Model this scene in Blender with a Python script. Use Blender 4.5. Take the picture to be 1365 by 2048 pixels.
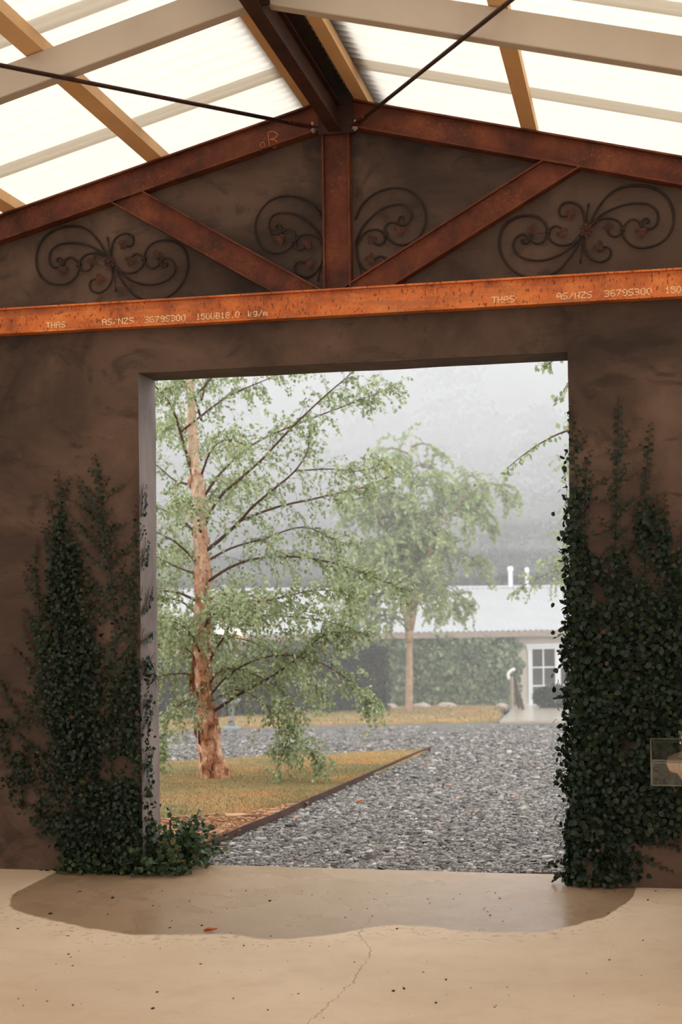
import bpy, bmesh, math, random
import numpy as np
from mathutils import Vector, Matrix, noise as mnoise

random.seed(7)
RNG = np.random.default_rng(11)
for o in list(bpy.data.objects):
    bpy.data.objects.remove(o)
scene = bpy.context.scene
COL = scene.collection

# ------------------------------------------------------------------ camera
FPX, CX, YH, ROLL = 50 / 36 * 2048, 682.5, 1203.0, 0.0125
TH = math.atan(611 / FPX)
CAM = np.array([1.70, -8.02, 1.60])
FWD = np.array([-math.sin(TH), math.cos(TH), 0.0])
RGT = np.array([math.cos(TH), math.sin(TH), 0.0])
UPV = np.array([0.0, 0.0, 1.0])
CR = RGT * math.cos(ROLL) - UPV * math.sin(ROLL)
CU = UPV * math.cos(ROLL) + RGT * math.sin(ROLL)
cd = bpy.data.cameras.new('camera')
cam = bpy.data.objects.new('camera', cd)
COL.objects.link(cam)
cd.sensor_fit = 'VERTICAL'
cd.sensor_height = 36.0
cd.lens = 50.0
cd.shift_y = (YH - 1024) / 2048
cd.clip_end = 600
cd.dof.use_dof = True
cd.dof.focus_distance = 8.3
cd.dof.aperture_fstop = 3.2
mw = Matrix.Identity(4)
for i in range(3):
    mw[i][0], mw[i][1], mw[i][2], mw[i][3] = CR[i], CU[i], -FWD[i], CAM[i]
cam.matrix_world = mw
scene.camera = cam

# ------------------------------------------------------------------ sky and exposure
wd = bpy.data.worlds.new('overcast_sky')
scene.world = wd
wd.use_nodes = True
bg = wd.node_tree.nodes['Background']
bg.inputs['Color'].default_value = (0.98, 0.99, 1.0, 1)
bg.inputs['Strength'].default_value = 1.28
vs = scene.view_settings
vs.view_transform = 'Standard'
vs.look = 'None'
vs.gamma = 1.0
vs.use_curve_mapping = False
vs.exposure = 1.15
cy = scene.cycles
cy.max_bounces = 8
cy.diffuse_bounces = 4
cy.glossy_bounces = 3
cy.transmission_bounces = 8
cy.transparent_max_bounces = 24
cy.volume_bounces = 3
cy.use_denoising = True
cy.use_adaptive_sampling = True
cy.adaptive_threshold = 0.03
cy.adaptive_min_samples = 20


# ------------------------------------------------------------------ pixel helpers
def ray(x, y):
    return FWD + (x - CX) / FPX * CR + (YH - y) / FPX * CU


def at_depth(x, y, d):
    return CAM + d * ray(x, y)


def on_wall(x, y, Y=0.0):
    r = ray(x, y)
    return CAM + r * ((Y - CAM[1]) / r[1])


def on_plane(x, y, p0, n):
    r = ray(x, y)
    return CAM + r * (np.dot(np.array(p0) - CAM, n) / np.dot(r, n))


def on_z(x, y, z=0.0):
    r = ray(x, y)
    return CAM + r * ((z - CAM[2]) / r[2])


def depth(p):
    return float(np.dot(np.array(p) - CAM, FWD))


def gz(d):
    """height of the garden ground at camera-axis depth d: level, then falling, then a wooded hill"""
    if d < 9:
        z = 0.0
    elif d < 12:
        z = -0.052 * (d - 9) ** 2 / 6 - 0.0
    elif d < 52:
        z = -0.078 - 0.0515 * (d - 12)
    else:
        z = -0.078 - 0.0515 * 40
    if d > 60:
        z += 0.0042 * (d - 60) ** 2 if d < 85 else 2.625 + 0.21 * (d - 85)
    return z - 0.03


def ground(x, y):
    lo, hi = 8.0, 200.0
    for k in range(400):
        d = 8.0 + k * 0.12
        p = at_depth(x, y, d)
        if p[2] < gz(d):
            lo, hi = d - 0.12, d
            break
    for k in range(18):
        m = (lo + hi) / 2
        if at_depth(x, y, m)[2] < gz(m):
            hi = m
        else:
            lo = m
    p = at_depth(x, y, hi)
    p[2] = gz(hi)
    return p


# ------------------------------------------------------------------ mesh helpers
class MB:
    def __init__(self):
        self.v, self.f = [], []

    def add(self, vs, fs):
        b = len(self.v)
        self.v += [tuple(map(float, p)) for p in vs]
        self.f += [tuple(b + i for i in f) for f in fs]
        return self

    def box(self, a, b):
        x0, y0, z0 = a
        x1, y1, z1 = b
        return self.add([(x0, y0, z0), (x1, y0, z0), (x1, y1, z0), (x0, y1, z0), (x0, y0, z1), (x1, y0, z1), (x1, y1, z1), (x0, y1, z1)],
                        [(0, 3, 2, 1), (4, 5, 6, 7), (0, 1, 5, 4), (1, 2, 6, 5), (2, 3, 7, 6), (3, 0, 4, 7)])

    def obox(self, c, ax, h):
        c = np.array(c, float)
        a = [np.array(ax[i], float) * h[i] for i in range(3)]
        vs = [c + sx * a[0] + sy * a[1] + sz * a[2] for sz in (-1, 1) for sx, sy in ((-1, -1), (1, -1), (1, 1), (-1, 1))]
        return self.add(vs, [(0, 3, 2, 1), (4, 5, 6, 7), (0, 1, 5, 4), (1, 2, 6, 5), (2, 3, 7, 6), (3, 0, 4, 7)])

    def prism(self, prof, off):
        n = len(prof)
        off = np.array(off, float)
        vs = [np.array(p, float) for p in prof] + [np.array(p, float) + off for p in prof]
        fs = [tuple(range(n - 1, -1, -1)), tuple(range(n, 2 * n))] + [(i, (i + 1) % n, n + (i + 1) % n, n + i) for i in range(n)]
        return self.add(vs, fs)

    def tube(self, pts, r, n=6, cap=True):
        pts = [np.array(p, float) for p in pts]
        m = len(pts)
        rs = r if hasattr(r, '__len__') else [r] * m
        b = len(self.v)
        prev = None
        for i in range(m):
            t = pts[min(i + 1, m - 1)] - pts[max(i - 1, 0)]
            t = t / (np.linalg.norm(t) + 1e-9)
            if prev is None:
                u = np.cross(t, (0.13, 0.97, 0.21) if abs(t[1]) < 0.9 else (1, 0, 0))
            else:
                u = prev - t * np.dot(prev, t)
            u = u / (np.linalg.norm(u) + 1e-9)
            prev = u
            w = np.cross(t, u)
            for k in range(n):
                a = 2 * math.pi * k / n
                self.v.append(tuple(pts[i] + rs[i] * (math.cos(a) * u + math.sin(a) * w)))
        for i in range(m - 1):
            for k in range(n):
                k2 = (k + 1) % n
                self.f.append((b + i * n + k, b + i * n + k2, b + (i + 1) * n + k2, b + (i + 1) * n + k))
        if cap:
            self.f.append(tuple(b + k for k in range(n - 1, -1, -1)))
            self.f.append(tuple(b + (m - 1) * n + k for k in range(n)))
        return self

    def lathe(self, prof, c=(0, 0, 0), n=24, close=True):
        b = len(self.v)
        m = len(prof)
        for r, z in prof:
            for k in range(n):
                a = 2 * math.pi * k / n
                self.v.append((c[0] + r * math.cos(a), c[1] + r * math.sin(a), c[2] + z))
        for i in range(m - 1):
            for k in range(n):
                k2 = (k + 1) % n
                self.f.append((b + i * n + k, b + i * n + k2, b + (i + 1) * n + k2, b + (i + 1) * n + k))
        if close:
            self.f.append(tuple(b + k for k in range(n - 1, -1, -1)))
            self.f.append(tuple(b + (m - 1) * n + k for k in range(n)))
        return self

    def build(self, name, mat, parent=None, smooth=False, kind=None):
        me = bpy.data.meshes.new(name)
        me.from_pydata(self.v, [], self.f)
        return link(name, me, mat, parent, smooth, kind)


def link(name, me, mat, parent=None, smooth=False, kind=None):
    if smooth:
        me.polygons.foreach_set('use_smooth', [True] * len(me.polygons))
    me.materials.append(mat)
    me.update()
    o = bpy.data.objects.new(name, me)
    COL.objects.link(o)
    if parent is not None:
        o.parent = parent
        o.matrix_parent_inverse = Matrix.Translation(-Vector(parent.location)) if parent.type == 'EMPTY' else parent.matrix_world.inverted()
    if kind:
        o['kind'] = kind
    return o


def np_mesh(name, V, Fc, mat, parent=None, kind=None, smooth=False):
    """V (n,3), Fc (m,k) arrays"""
    me = bpy.data.meshes.new(name)
    n, k = Fc.shape
    me.vertices.add(len(V))
    me.vertices.foreach_set('co', np.ascontiguousarray(V, dtype=np.float32).ravel())
    me.loops.add(n * k)
    me.loops.foreach_set('vertex_index', np.ascontiguousarray(Fc, dtype=np.int32).ravel())
    me.polygons.add(n)
    me.polygons.foreach_set('loop_start', np.arange(0, n * k, k, dtype=np.int32))
    me.polygons.foreach_set('loop_total', np.full(n, k, dtype=np.int32))
    me.update(calc_edges=True)
    return link(name, me, mat, parent, smooth, kind)


def thing(name, label, cat, loc=(0, 0, 0), group=None):
    o = bpy.data.objects.new(name, None)
    COL.objects.link(o)
    o.location = tuple(map(float, loc))
    o.empty_display_size = 0.1
    return tag(o, label, cat, group)


def tag(o, label, cat, group=None, kind=None):
    o['label'] = label
    o['category'] = cat
    if group:
        o['group'] = group
    if kind:
        o['kind'] = kind
    return o


def norm(a):
    a = np.asarray(a, float)
    return a / (np.linalg.norm(a, axis=-1, keepdims=True) + 1e-9)


def ibeam(mb, p0, p1, dd, wd_, D=0.155, B=0.075, tf=0.0095, tw=0.008):
    """I-section between p0 and p1 (centre line), dd depth direction, wd_ width direction"""
    p0, p1 = np.array(p0, float), np.array(p1, float)
    dd, wd_ = norm(dd), norm(wd_)
    h, b, t = D / 2, B / 2, tw / 2
    pr = [(-b, -h), (b, -h), (b, -h + tf), (t, -h + tf), (t, h - tf), (b, h - tf), (b, h), (-b, h), (-b, h - tf), (-t, h - tf), (-t, -h + tf), (-b, -h + tf)]
    n = len(pr)
    vs = [p0 + wd_ * x + dd * z for x, z in pr] + [p1 + wd_ * x + dd * z for x, z in pr]
    fs = [(i, (i + 1) % n, n + (i + 1) % n, n + i) for i in range(n)]
    for e in (0, n):
        fs += [(e + 0, e + 1, e + 2, e + 11), (e + 3, e + 4, e + 9, e + 10), (e + 5, e + 6, e + 7, e + 8)]
    return mb.add(vs, fs)


def smooth_pts(pts, k=6):
    """Catmull-Rom"""
    P = [np.array(p, float) for p in pts]
    P = [2 * P[0] - P[1]] + P + [2 * P[-1] - P[-2]]
    out = []
    for i in range(1, len(P) - 2):
        for j in range(k):
            t = j / k
            a, b, c, d = P[i - 1], P[i], P[i + 1], P[i + 2]
            out.append(0.5 * ((2 * b) + (c - a) * t + (2 * a - 5 * b + 4 * c - d) * t * t + (3 * b - a - 3 * c + d) * t ** 3))
    out.append(P[-2])
    return out


# ------------------------------------------------------------------ materials
def lin(c):
    return tuple(((v / 255) / 12.92 if v / 255 <= 0.04045 else ((v / 255 + 0.055) / 1.055) ** 2.4) for v in c) + (1.0,)


class Mat:
    def __init__(self, name, rough=0.8, spec=0.3):
        self.m = bpy.data.materials.new(name)
        self.m.use_nodes = True
        self.nt = self.m.node_tree
        self.b = self.nt.nodes['Principled BSDF']
        self.out = self.nt.nodes['Material Output']
        self.b.inputs['Roughness'].default_value = rough
        self.b.inputs['Specular IOR Level'].default_value = spec
        self._co = None

    def n(self, t, **kw):
        nd = self.nt.nodes.new(t)
        for k, v in kw.items():
            setattr(nd, k, v)
        return nd

    def l(self, a, b):
        self.nt.links.new(a, b)

    @property
    def co(self):
        if self._co is None:
            self._co = self.n('ShaderNodeTexCoord')
        return self._co.outputs['Object']

    def noise(self, scale, detail=4, rough=0.55, vec=None, stretch=None, dist=0.0):
        t = self.n('ShaderNodeTexNoise')
        t.inputs['Scale'].default_value = scale
        t.inputs['Detail'].default_value = detail
        t.inputs['Roughness'].default_value = rough
        t.inputs['Distortion'].default_value = dist
        v = vec or self.co
        if stretch:
            mp = self.n('ShaderNodeMapping')
            mp.inputs['Scale'].default_value = stretch
            self.l(v, mp.inputs['Vector'])
            v = mp.outputs['Vector']
        self.l(v, t.inputs['Vector'])
        return t.outputs['Fac']

    def ramp(self, fac, stops):
        r = self.n('ShaderNodeValToRGB')
        e = r.color_ramp.elements
        while len(e) < len(stops):
            e.new(0.5)
        for i, (p, c) in enumerate(stops):
            e[i].position = p
            e[i].color = c if len(c) == 4 else tuple(c) + (1,)
        self.l(fac, r.inputs['Fac'])
        return r.outputs['Color']

    def mix(self, fac, a, b, mode='MIX'):
        x = self.n('ShaderNodeMix', data_type='RGBA', blend_type=mode)
        for s, val in ((x.inputs[0], fac), (x.inputs[6], a), (x.inputs[7], b)):
            if hasattr(val, 'is_output'):
                self.l(val, s)
            else:
                s.default_value = val
        return x.outputs[2]

    def math(self, op, a, b=0.0, c=0.0, clamp=False):
        x = self.n('ShaderNodeMath', operation=op, use_clamp=clamp)
        for s, val in zip(x.inputs, (a, b, c)):
            if hasattr(val, 'is_output'):
                self.l(val, s)
            else:
                s.default_value = val
        return x.outputs[0]

    def smooth(self, v, a, b, to0=0.0, to1=1.0):
        x = self.n('ShaderNodeMapRange', interpolation_type='SMOOTHSTEP')
        self.l(v, x.inputs['Value'])
        x.inputs['From Min'].default_value = a
        x.inputs['From Max'].default_value = b
        x.inputs['To Min'].default_value = to0
        x.inputs['To Max'].default_value = to1
        return x.outputs['Result']

    def color(self, c):
        if hasattr(c, 'is_output'):
            self.l(c, self.b.inputs['Base Color'])
        else:
            self.b.inputs['Base Color'].default_value = c
        return self

    def bump(self, h, strength=0.3, dist=0.01):
        x = self.n('ShaderNodeBump')
        x.inputs['Strength'].default_value = strength
        x.inputs['Distance'].default_value = dist
        self.l(h, x.inputs['Height'])
        self.l(x.outputs['Normal'], self.b.inputs['Normal'])
        return self

    def island(self):
        g = self.n('ShaderNodeNewGeometry')
        return g.outputs['Random Per Island']

    def objrand(self):
        g = self.n('ShaderNodeObjectInfo')
        return g.outputs['Random']

    def translucent(self, col, fac):
        t = self.n('ShaderNodeBsdfTranslucent')
        if hasattr(col, 'is_output'):
            self.l(col, t.inputs['Color'])
        else:
            t.inputs['Color'].default_value = col
        mx = self.n('ShaderNodeMixShader')
        mx.inputs[0].default_value = fac
        self.l(self.b.outputs[0], mx.inputs[1])
        self.l(t.outputs[0], mx.inputs[2])
        self.l(mx.outputs[0], self.out.inputs['Surface'])
        return self


def simple(name, rgb, rough=0.6, spec=0.3, var=0.12, scale=8, metal=0.0):
    M = Mat(name, rough, spec)
    c = lin(rgb)
    lo = tuple(v * (1 - var) for v in c[:3]) + (1,)
    hi = tuple(min(1, v * (1 + var)) for v in c[:3]) + (1,)
    M.color(M.ramp(M.noise(scale), [(0.3, lo), (0.7, hi)]))
    M.b.inputs['Metallic'].default_value = metal
    return M


def leaf_mat(name, stops, fac=0.35, by='island', rough=0.45):
    M = Mat(name, rough, 0.35)
    r = M.island() if by == 'island' else M.objrand()
    c = M.ramp(r, [(p, lin(k)) for p, k in stops])
    M.color(c)
    M.translucent(c, fac)
    return M.m


# plaster
M = Mat('brown_plaster', 0.75, 0.25)
n1 = M.noise(1.1, 6, 0.6, dist=0.6)
n2 = M.noise(3.5, 5, 0.65, stretch=(1, 1, 1.8), dist=1.0)
c = M.ramp(n1, [(0.32, lin((52, 41, 34))), (0.50, lin((82, 63, 51))), (0.68, lin((108, 85, 70)))])
c = M.mix(M.smooth(n2, 0.50, 0.68, 0, 0.55), c, lin((46, 36, 30)))
n3 = M.noise(0.7, 3, 0.5)
c = M.mix(M.smooth(n3, 0.55, 0.75, 0, 0.4), c, lin((112, 90, 75)))
M.color(c)
M.bump(M.math('ADD', n2, M.math('MULTIPLY', M.noise(28, 4), 0.25)), 0.35, 0.02)
MAT_PLASTER = M.m

M = Mat('daylit_reveal_plaster', 0.7, 0.3)  # wall plaster made paler: outside daylight on the jambs put into its colour
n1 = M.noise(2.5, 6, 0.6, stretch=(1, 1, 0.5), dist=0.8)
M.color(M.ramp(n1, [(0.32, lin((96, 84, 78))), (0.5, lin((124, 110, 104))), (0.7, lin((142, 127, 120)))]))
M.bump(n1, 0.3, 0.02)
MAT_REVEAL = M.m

# concrete floor with the wet apron and a hairline crack
M = Mat('concrete_floor', 0.7, 0.3)
sep = M.n('ShaderNodeSeparateXYZ')
M.l(M.co, sep.inputs[0])
X, Y = sep.outputs['X'], sep.outputs['Y']


def fcurve(M, v, pts, x0, x1, y0, y1):
    mr = M.n('ShaderNodeMapRange')
    M.l(v, mr.inputs['Value'])
    mr.inputs['From Min'].default_value, mr.inputs['From Max'].default_value = x0, x1
    fc = M.n('ShaderNodeFloatCurve')
    cv = fc.mapping.curves[0]
    P = [((a - x0) / (x1 - x0), (b - y0) / (y1 - y0)) for a, b in pts]
    while len(cv.points) < len(P):
        cv.points.new(0.5, 0.5)
    for q, (a, b) in zip(cv.points, P):
        q.location = (a, b)
    fc.mapping.update()
    M.l(mr.outputs['Result'], fc.inputs['Value'])
    return M.math('MULTIPLY_ADD', fc.outputs['Value'], y1 - y0, y0)


yb = fcurve(M, X, [(-2.4, 0.5), (-1.82, 0.4), (-1.76, -0.70), (-1.44, -1.18), (-1.16, -1.34), (-0.84, -1.50), (-0.23, -1.45), (-0.11, -1.50), (0.32, -1.24), (0.49, -1.12),
                   (0.99, -1.18), (1.34, -0.97), (1.54, -0.55), (1.62, -0.2), (1.68, 0.4), (2.4, 0.5)], -2.4, 2.4, -2.0, 0.5)
edge = M.math('SUBTRACT', Y, yb)
edge = M.math('ADD', edge, M.math('MULTIPLY', M.math('SUBTRACT', M.noise(3.2, 6, 0.6), 0.5), 0.22))
wet = M.smooth(edge, -0.012, 0.03)
big = M.noise(0.8, 5, 0.6)
fine = M.noise(60, 5, 0.7)
mid = M.noise(6, 6, 0.6, dist=0.5)
c = M.ramp(big, [(0.3, lin((198, 174, 147))), (0.7, lin((218, 196, 170)))])
c = M.mix(M.smooth(mid, 0.45, 0.75, 0, 0.35), c, lin((184, 158, 132)))
c = M.mix(M.smooth(fine, 0.5, 0.85, 0, 0.35), c, lin((172, 146, 122)))
sp = M.n('ShaderNodeTexVoronoi')
sp.inputs['Scale'].default_value = 5.0
sp.inputs['Randomness'].default_value = 1.0
M.l(M.co, sp.inputs['Vector'])
c = M.mix(M.smooth(sp.outputs['Distance'], 0.014, 0.022, 0.7, 0.0), c, lin((52, 42, 36)))
# drip freckles just outside the wet edge
band = M.math('MULTIPLY', M.smooth(edge, -0.38, -0.05), M.math('SUBTRACT', 1.0, wet))
c = M.mix(M.math('MULTIPLY', band, M.smooth(M.noise(22, 3), 0.56, 0.64, 0, 0.45)), c, lin((128, 104, 86)))
wetc = M.mix(0.85, c, lin((176, 160, 144)), 'MULTIPLY')
c = M.mix(wet, c, wetc)
yc = fcurve(M, Y, [(-3.2, 0.40), (-2.78, 0.42), (-2.37, 0.46), (-2.0, 0.47), (-1.62, 0.44), (-1.3, 0.33), (-1.02, 0.32), (0.5, 0.3)], -3.2, 0.5, 0.0, 1.0)
cr_ = M.math('ABSOLUTE', M.math('ADD', M.math('SUBTRACT', X, yc), M.math('MULTIPLY', M.math('SUBTRACT', M.noise(9, 5, 0.7), 0.5), 0.10)))
crm = M.math('MULTIPLY', M.smooth(cr_, 0.001, 0.004, 1, 0), M.math('MULTIPLY', M.smooth(Y, -1.02, -0.9, 1, 0), M.smooth(M.noise(5, 3), 0.3, 0.5, 0.25, 0.9)))
c = M.mix(M.math('MULTIPLY', crm, 0.8), c, lin((84, 66, 52)))
M.color(c)
pud = M.smooth(M.noise(1.7, 4, 0.5), 0.42, 0.60)
M.l(M.mix(wet, (0.72, 0.72, 0.72, 1), M.mix(pud, (0.34, 0.34, 0.34, 1), (0.16, 0.16, 0.16, 1))), M.b.inputs['Roughness'])
M.bump(M.math('ADD', M.math('MULTIPLY', M.noise(40, 4, 0.6, stretch=(1, 2.2, 1)), 0.6), M.math('MULTIPLY', M.noise(9, 3), 0.5)), 0.14, 0.008)
MAT_FLOOR = M.m


def rust(name, dark, mid, hi, fleck=0.35, flecks=(160, 120, 90), rough=0.7, drips=0.0):
    M = Mat(name, rough, 0.35)
    c = M.ramp(M.noise(5, 6, 0.65), [(0.3, lin(dark)), (0.5, lin(mid)), (0.72, lin(hi))])
    c = M.mix(M.math('MULTIPLY', M.smooth(M.noise(55, 4, 0.8), 0.55, 0.66), M.smooth(M.noise(3, 3), 0.42, 0.6, 0, fleck)), c, lin(flecks))
    c = M.mix(M.smooth(M.noise(70, 3, 0.6, stretch=(0.35, 1, 1)), 0.60, 0.72, 0, 0.6), c, lin(dark))
    if drips:
        c = M.mix(M.smooth(M.noise(75, 2, 0.5, stretch=(1, 1, 0.42)), 0.60, 0.66, 0, drips), c, lin((96, 40, 14)))
        c = M.mix(M.smooth(M.noise(6, 4, 0.6, stretch=(0.25, 1, 3)), 0.52, 0.66, 0, 0.45), c, lin((140, 88, 62)))
    M.color(c)
    M.bump(M.noise(90, 4), 0.25, 0.004)
    return M.m


MAT_RUST = rust('rusted_steel', (52, 24, 12), (94, 43, 20), (124, 64, 33))
MAT_RUST_DK = rust('dark_rusted_steel', (42, 24, 17), (64, 36, 24), (80, 46, 30), 0.15)
MAT_RUST_OR = rust('orange_rusted_steel', (150, 70, 24), (214, 112, 42), (234, 144, 66), 0.35, (250, 196, 120), 0.45, 0.75)
MAT_MARK = simple('pale_mill_paint', (255, 226, 176), 0.7).m
MAT_CHALK = simple('orange_chalk', (222, 120, 56), 0.9).m
MAT_IRON = rust('wrought_iron', (28, 19, 16), (42, 27, 21), (56, 34, 25), 0.1)
MAT_IRON_R = rust('rusty_iron_leaf', (44, 25, 18), (66, 36, 24), (86, 46, 29), 0.1)
MAT_BEIGE = simple('beige_painted_steel', (192, 176, 156), 0.55, 0.35, 0.08, 3).m
MAT_TAN = simple('tan_purlin_steel', (232, 186, 132), 0.55, 0.3, 0.1, 3).m
MAT_CAP = simple('dark_ridge_flashing', (62, 50, 44), 0.8).m
MAT_BOLT = simple('bolt_steel', (150, 138, 126), 0.45, 0.5, 0.1, 40, 0.6).m

M = Mat('translucent_roof_sheet', 0.5, 0.3)
t = M.n('ShaderNodeBsdfTranslucent')
t.inputs['Color'].default_value = (0.60, 0.545, 0.465, 1)
M.b.inputs['Base Color'].default_value = (0.72, 0.64, 0.54, 1)
mx = M.n('ShaderNodeMixShader')
mx.inputs[0].default_value = 0.80
sy_ = M.n('ShaderNodeSeparateXYZ')
M.l(M.co, sy_.inputs[0])
wv = M.math('SINE', M.math('MULTIPLY', sy_.outputs['Y'], 2 * math.pi / 0.152))
rib_shade = M.math('MULTIPLY', M.smooth(wv, 0.55, 1.0), M.smooth(M.noise(1.2, 4), 0.3, 0.7, 0.25, 0.8))  # soft darker lines: shading of the ribs put into the sheet colour
M.l(M.mix(M.math('MULTIPLY', rib_shade, 0.28), (0.60, 0.545, 0.465, 1), (0.36, 0.30, 0.23, 1)), t.inputs['Color'])
M.l(M.b.outputs[0], mx.inputs[1])
M.l(t.outputs[0], mx.inputs[2])
M.l(mx.outputs[0], M.out.inputs['Surface'])
MAT_SHEET = M.m

FIG = [(0.0, (24, 35, 23)), (0.5, (33, 46, 29)), (0.9, (44, 57, 33)), (0.985, (60, 62, 34)), (1.0, (92, 58, 34))]
MAT_FIG = leaf_mat('fig_leaf', FIG, 0.2)
MAT_FIG_O = leaf_mat('fig_leaf_single', FIG, 0.2, 'obj')
MAT_FIG_TIP = leaf_mat('fig_young_leaf', [(0, (70, 40, 26)), (0.5, (90, 50, 31)), (0.6, (52, 54, 32)), (1, (46, 54, 32))], 0.25)
MAT_STEM = simple('fig_stem', (66, 46, 34), 0.9).m
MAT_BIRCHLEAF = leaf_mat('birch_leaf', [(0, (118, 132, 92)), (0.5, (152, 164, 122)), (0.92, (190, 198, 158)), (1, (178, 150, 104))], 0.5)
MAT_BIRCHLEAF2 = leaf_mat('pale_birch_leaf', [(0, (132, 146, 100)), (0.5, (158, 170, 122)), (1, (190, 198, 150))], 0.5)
MAT_FOREST = leaf_mat('forest_leaf', [(0, (44, 54, 40)), (0.5, (66, 78, 58)), (1, (92, 104, 80))], 0.25)
MAT_IVY = leaf_mat('ivy_leaf', [(0, (70, 84, 58)), (0.5, (104, 118, 84)), (1, (146, 156, 118))], 0.3)
MAT_HEDGE = leaf_mat('hedge_leaf', [(0, (22, 26, 19)), (0.6, (36, 40, 28)), (1, (54, 57, 39))], 0.2)
MAT_HEDGECORE = simple('hedge_twigs', (34, 32, 26), 0.95).m
MAT_SHRUB = leaf_mat('corner_shrub_leaf', [(0, (40, 58, 34)), (0.6, (62, 82, 48)), (0.97, (88, 104, 64)), (1, (130, 84, 46))], 0.3)

M = Mat('peeling_birch_bark', 0.85, 0.2)
n1 = M.noise(9, 6, 0.7, stretch=(1, 1, 0.55), dist=0.8)
c = M.ramp(n1, [(0.36, lin((70, 46, 34))), (0.43, lin((152, 98, 70))), (0.54, lin((196, 142, 110))), (0.66, lin((232, 196, 168)))])
sz3 = M.n('ShaderNodeSeparateXYZ')
M.l(M.co, sz3.inputs[0])
c = M.mix(M.smooth(sz3.outputs['Z'], 1.2, 3.2, 0, 0.55), c, lin((226, 196, 172)))
c = M.mix(M.smooth(M.noise(26, 4, 0.7), 0.58, 0.68, 0, 0.8), c, lin((52, 33, 25)))
M.color(c)
M.bump(n1, 0.8, 0.05)
MAT_BARK = M.m
MAT_TWIG = simple('birch_twig', (84, 62, 50), 0.85).m
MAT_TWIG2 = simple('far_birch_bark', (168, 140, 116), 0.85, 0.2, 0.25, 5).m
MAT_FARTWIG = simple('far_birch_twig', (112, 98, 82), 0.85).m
MAT_DKBARK = simple('forest_bark', (70, 60, 54), 0.9).m

M = Mat('grey_gravel', 0.75, 0.4)
n1 = M.noise(38, 6, 0.8)
c = M.ramp(n1, [(0.3, lin((66, 63, 60))), (0.5, lin((96, 92, 88))), (0.7, lin((124, 119, 114)))])
c = M.mix(M.smooth(M.noise(0.6, 4), 0.45, 0.7, 0, 0.35), c, lin((112, 107, 102)))
c = M.mix(M.smooth(M.noise(1.4, 4), 0.55, 0.7, 0, 0.3), c, lin((97, 78, 67)))
M.color(c)
M.bump(n1, 0.8, 0.03)
MAT_GRAVEL = M.m
M = Mat('gravel_stone', 0.55, 0.4)
M.color(M.ramp(M.island(), [(0.0, lin((58, 55, 52))), (0.4, lin((100, 95, 89))), (0.8, lin((136, 129, 121))), (0.96, lin((160, 152, 143))), (0.99, lin((188, 180, 170))), (0.995, lin((166, 116, 86))), (1.0, lin((150, 104, 78)))]))
MAT_STONE = M.m
M = Mat('lawn_soil', 0.95, 0.1)
c = M.ramp(M.noise(0.9, 6, 0.65), [(0.36, lin((118, 110, 80))), (0.52, lin((152, 124, 84))), (0.66, lin((176, 122, 76)))])
c = M.mix(M.smooth(M.noise(30, 4), 0.5, 0.7, 0, 0.5), c, lin((76, 71, 45)))
M.color(c)
M.bump(M.noise(60, 4), 0.6, 0.03)
MAT_LAWN = M.m
M = Mat('grass_blade', 0.7, 0.2)
c = M.ramp(M.noise(0.9, 6, 0.65), [(0.36, lin((138, 136, 104))), (0.52, lin((178, 152, 108))), (0.66, lin((200, 148, 98)))])
c = M.mix(M.island(), c, lin((115, 109, 69)))
M.color(c)
MAT_GRASS = M.m
M = Mat('bark_mulch', 0.85, 0.2)
M.color(M.ramp(M.island(), [(0, lin((93, 57, 35))), (0.5, lin((143, 99, 67))), (1, lin((176, 138, 102)))]))
MAT_CHIP = M.m
MAT_MULCHBED = simple('mulch_bed', (93, 60, 39), 0.95, 0.1, 0.3, 25).m
MAT_EDGE = rust('steel_edging', (44, 30, 24), (66, 42, 32), (86, 54, 38), 0.1)
MAT_WHITE = simple('white_paint', (214, 215, 214), 0.5, 0.3, 0.03, 4).m
MAT_RENDER = simple('cream_render', (196, 185, 168), 0.85, 0.2, 0.06, 2).m
MAT_ROOFW = simple('pale_corrugated_roof', (160, 160, 161), 0.55, 0.3, 0.04, 1.5).m
MAT_FASCIA = simple('tan_fascia', (145, 129, 116), 0.6).m
MAT_APRON = simple('pale_wet_concrete', (164, 153, 137), 0.22, 0.5, 0.1, 1.5).m
MAT_PANE = simple('dark_window_glass', (52, 43, 38), 0.08, 0.5, 0.2, 1.2).m
MAT_ROCK = simple('pale_garden_rock', (152, 137, 126), 0.9, 0.2, 0.2, 3).m
MAT_LOG = simple('dark_log', (70, 54, 44), 0.9, 0.2, 0.3, 10).m
MAT_STONEW = simple('grey_fountain_stone', (122, 124, 122), 0.8, 0.2, 0.15, 6).m
MAT_URN = Mat('sandstone_urn', 0.85, 0.2)
c = MAT_URN.ramp(MAT_URN.noise(7, 5, 0.6), [(0.3, lin((176, 142, 116))), (0.7, lin((206, 174, 146)))])
c = MAT_URN.mix(MAT_URN.smooth(MAT_URN.noise(30, 4, 0.6, stretch=(1, 1, 0.15)), 0.58, 0.66, 0, 0.5), c, lin((110, 84, 66)))
MAT_URN.color(c)
MAT_URN.bump(MAT_URN.noise(50, 3), 0.2, 0.004)
MAT_URN = MAT_URN.m


def glass(name, col, rough=0.02):
    M = Mat(name, rough, 0.5)
    M.b.inputs['Base Color'].default_value = col
    M.b.inputs['Transmission Weight'].default_value = 1.0
    M.b.inputs['IOR'].default_value = 1.48
    return M.m


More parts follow.
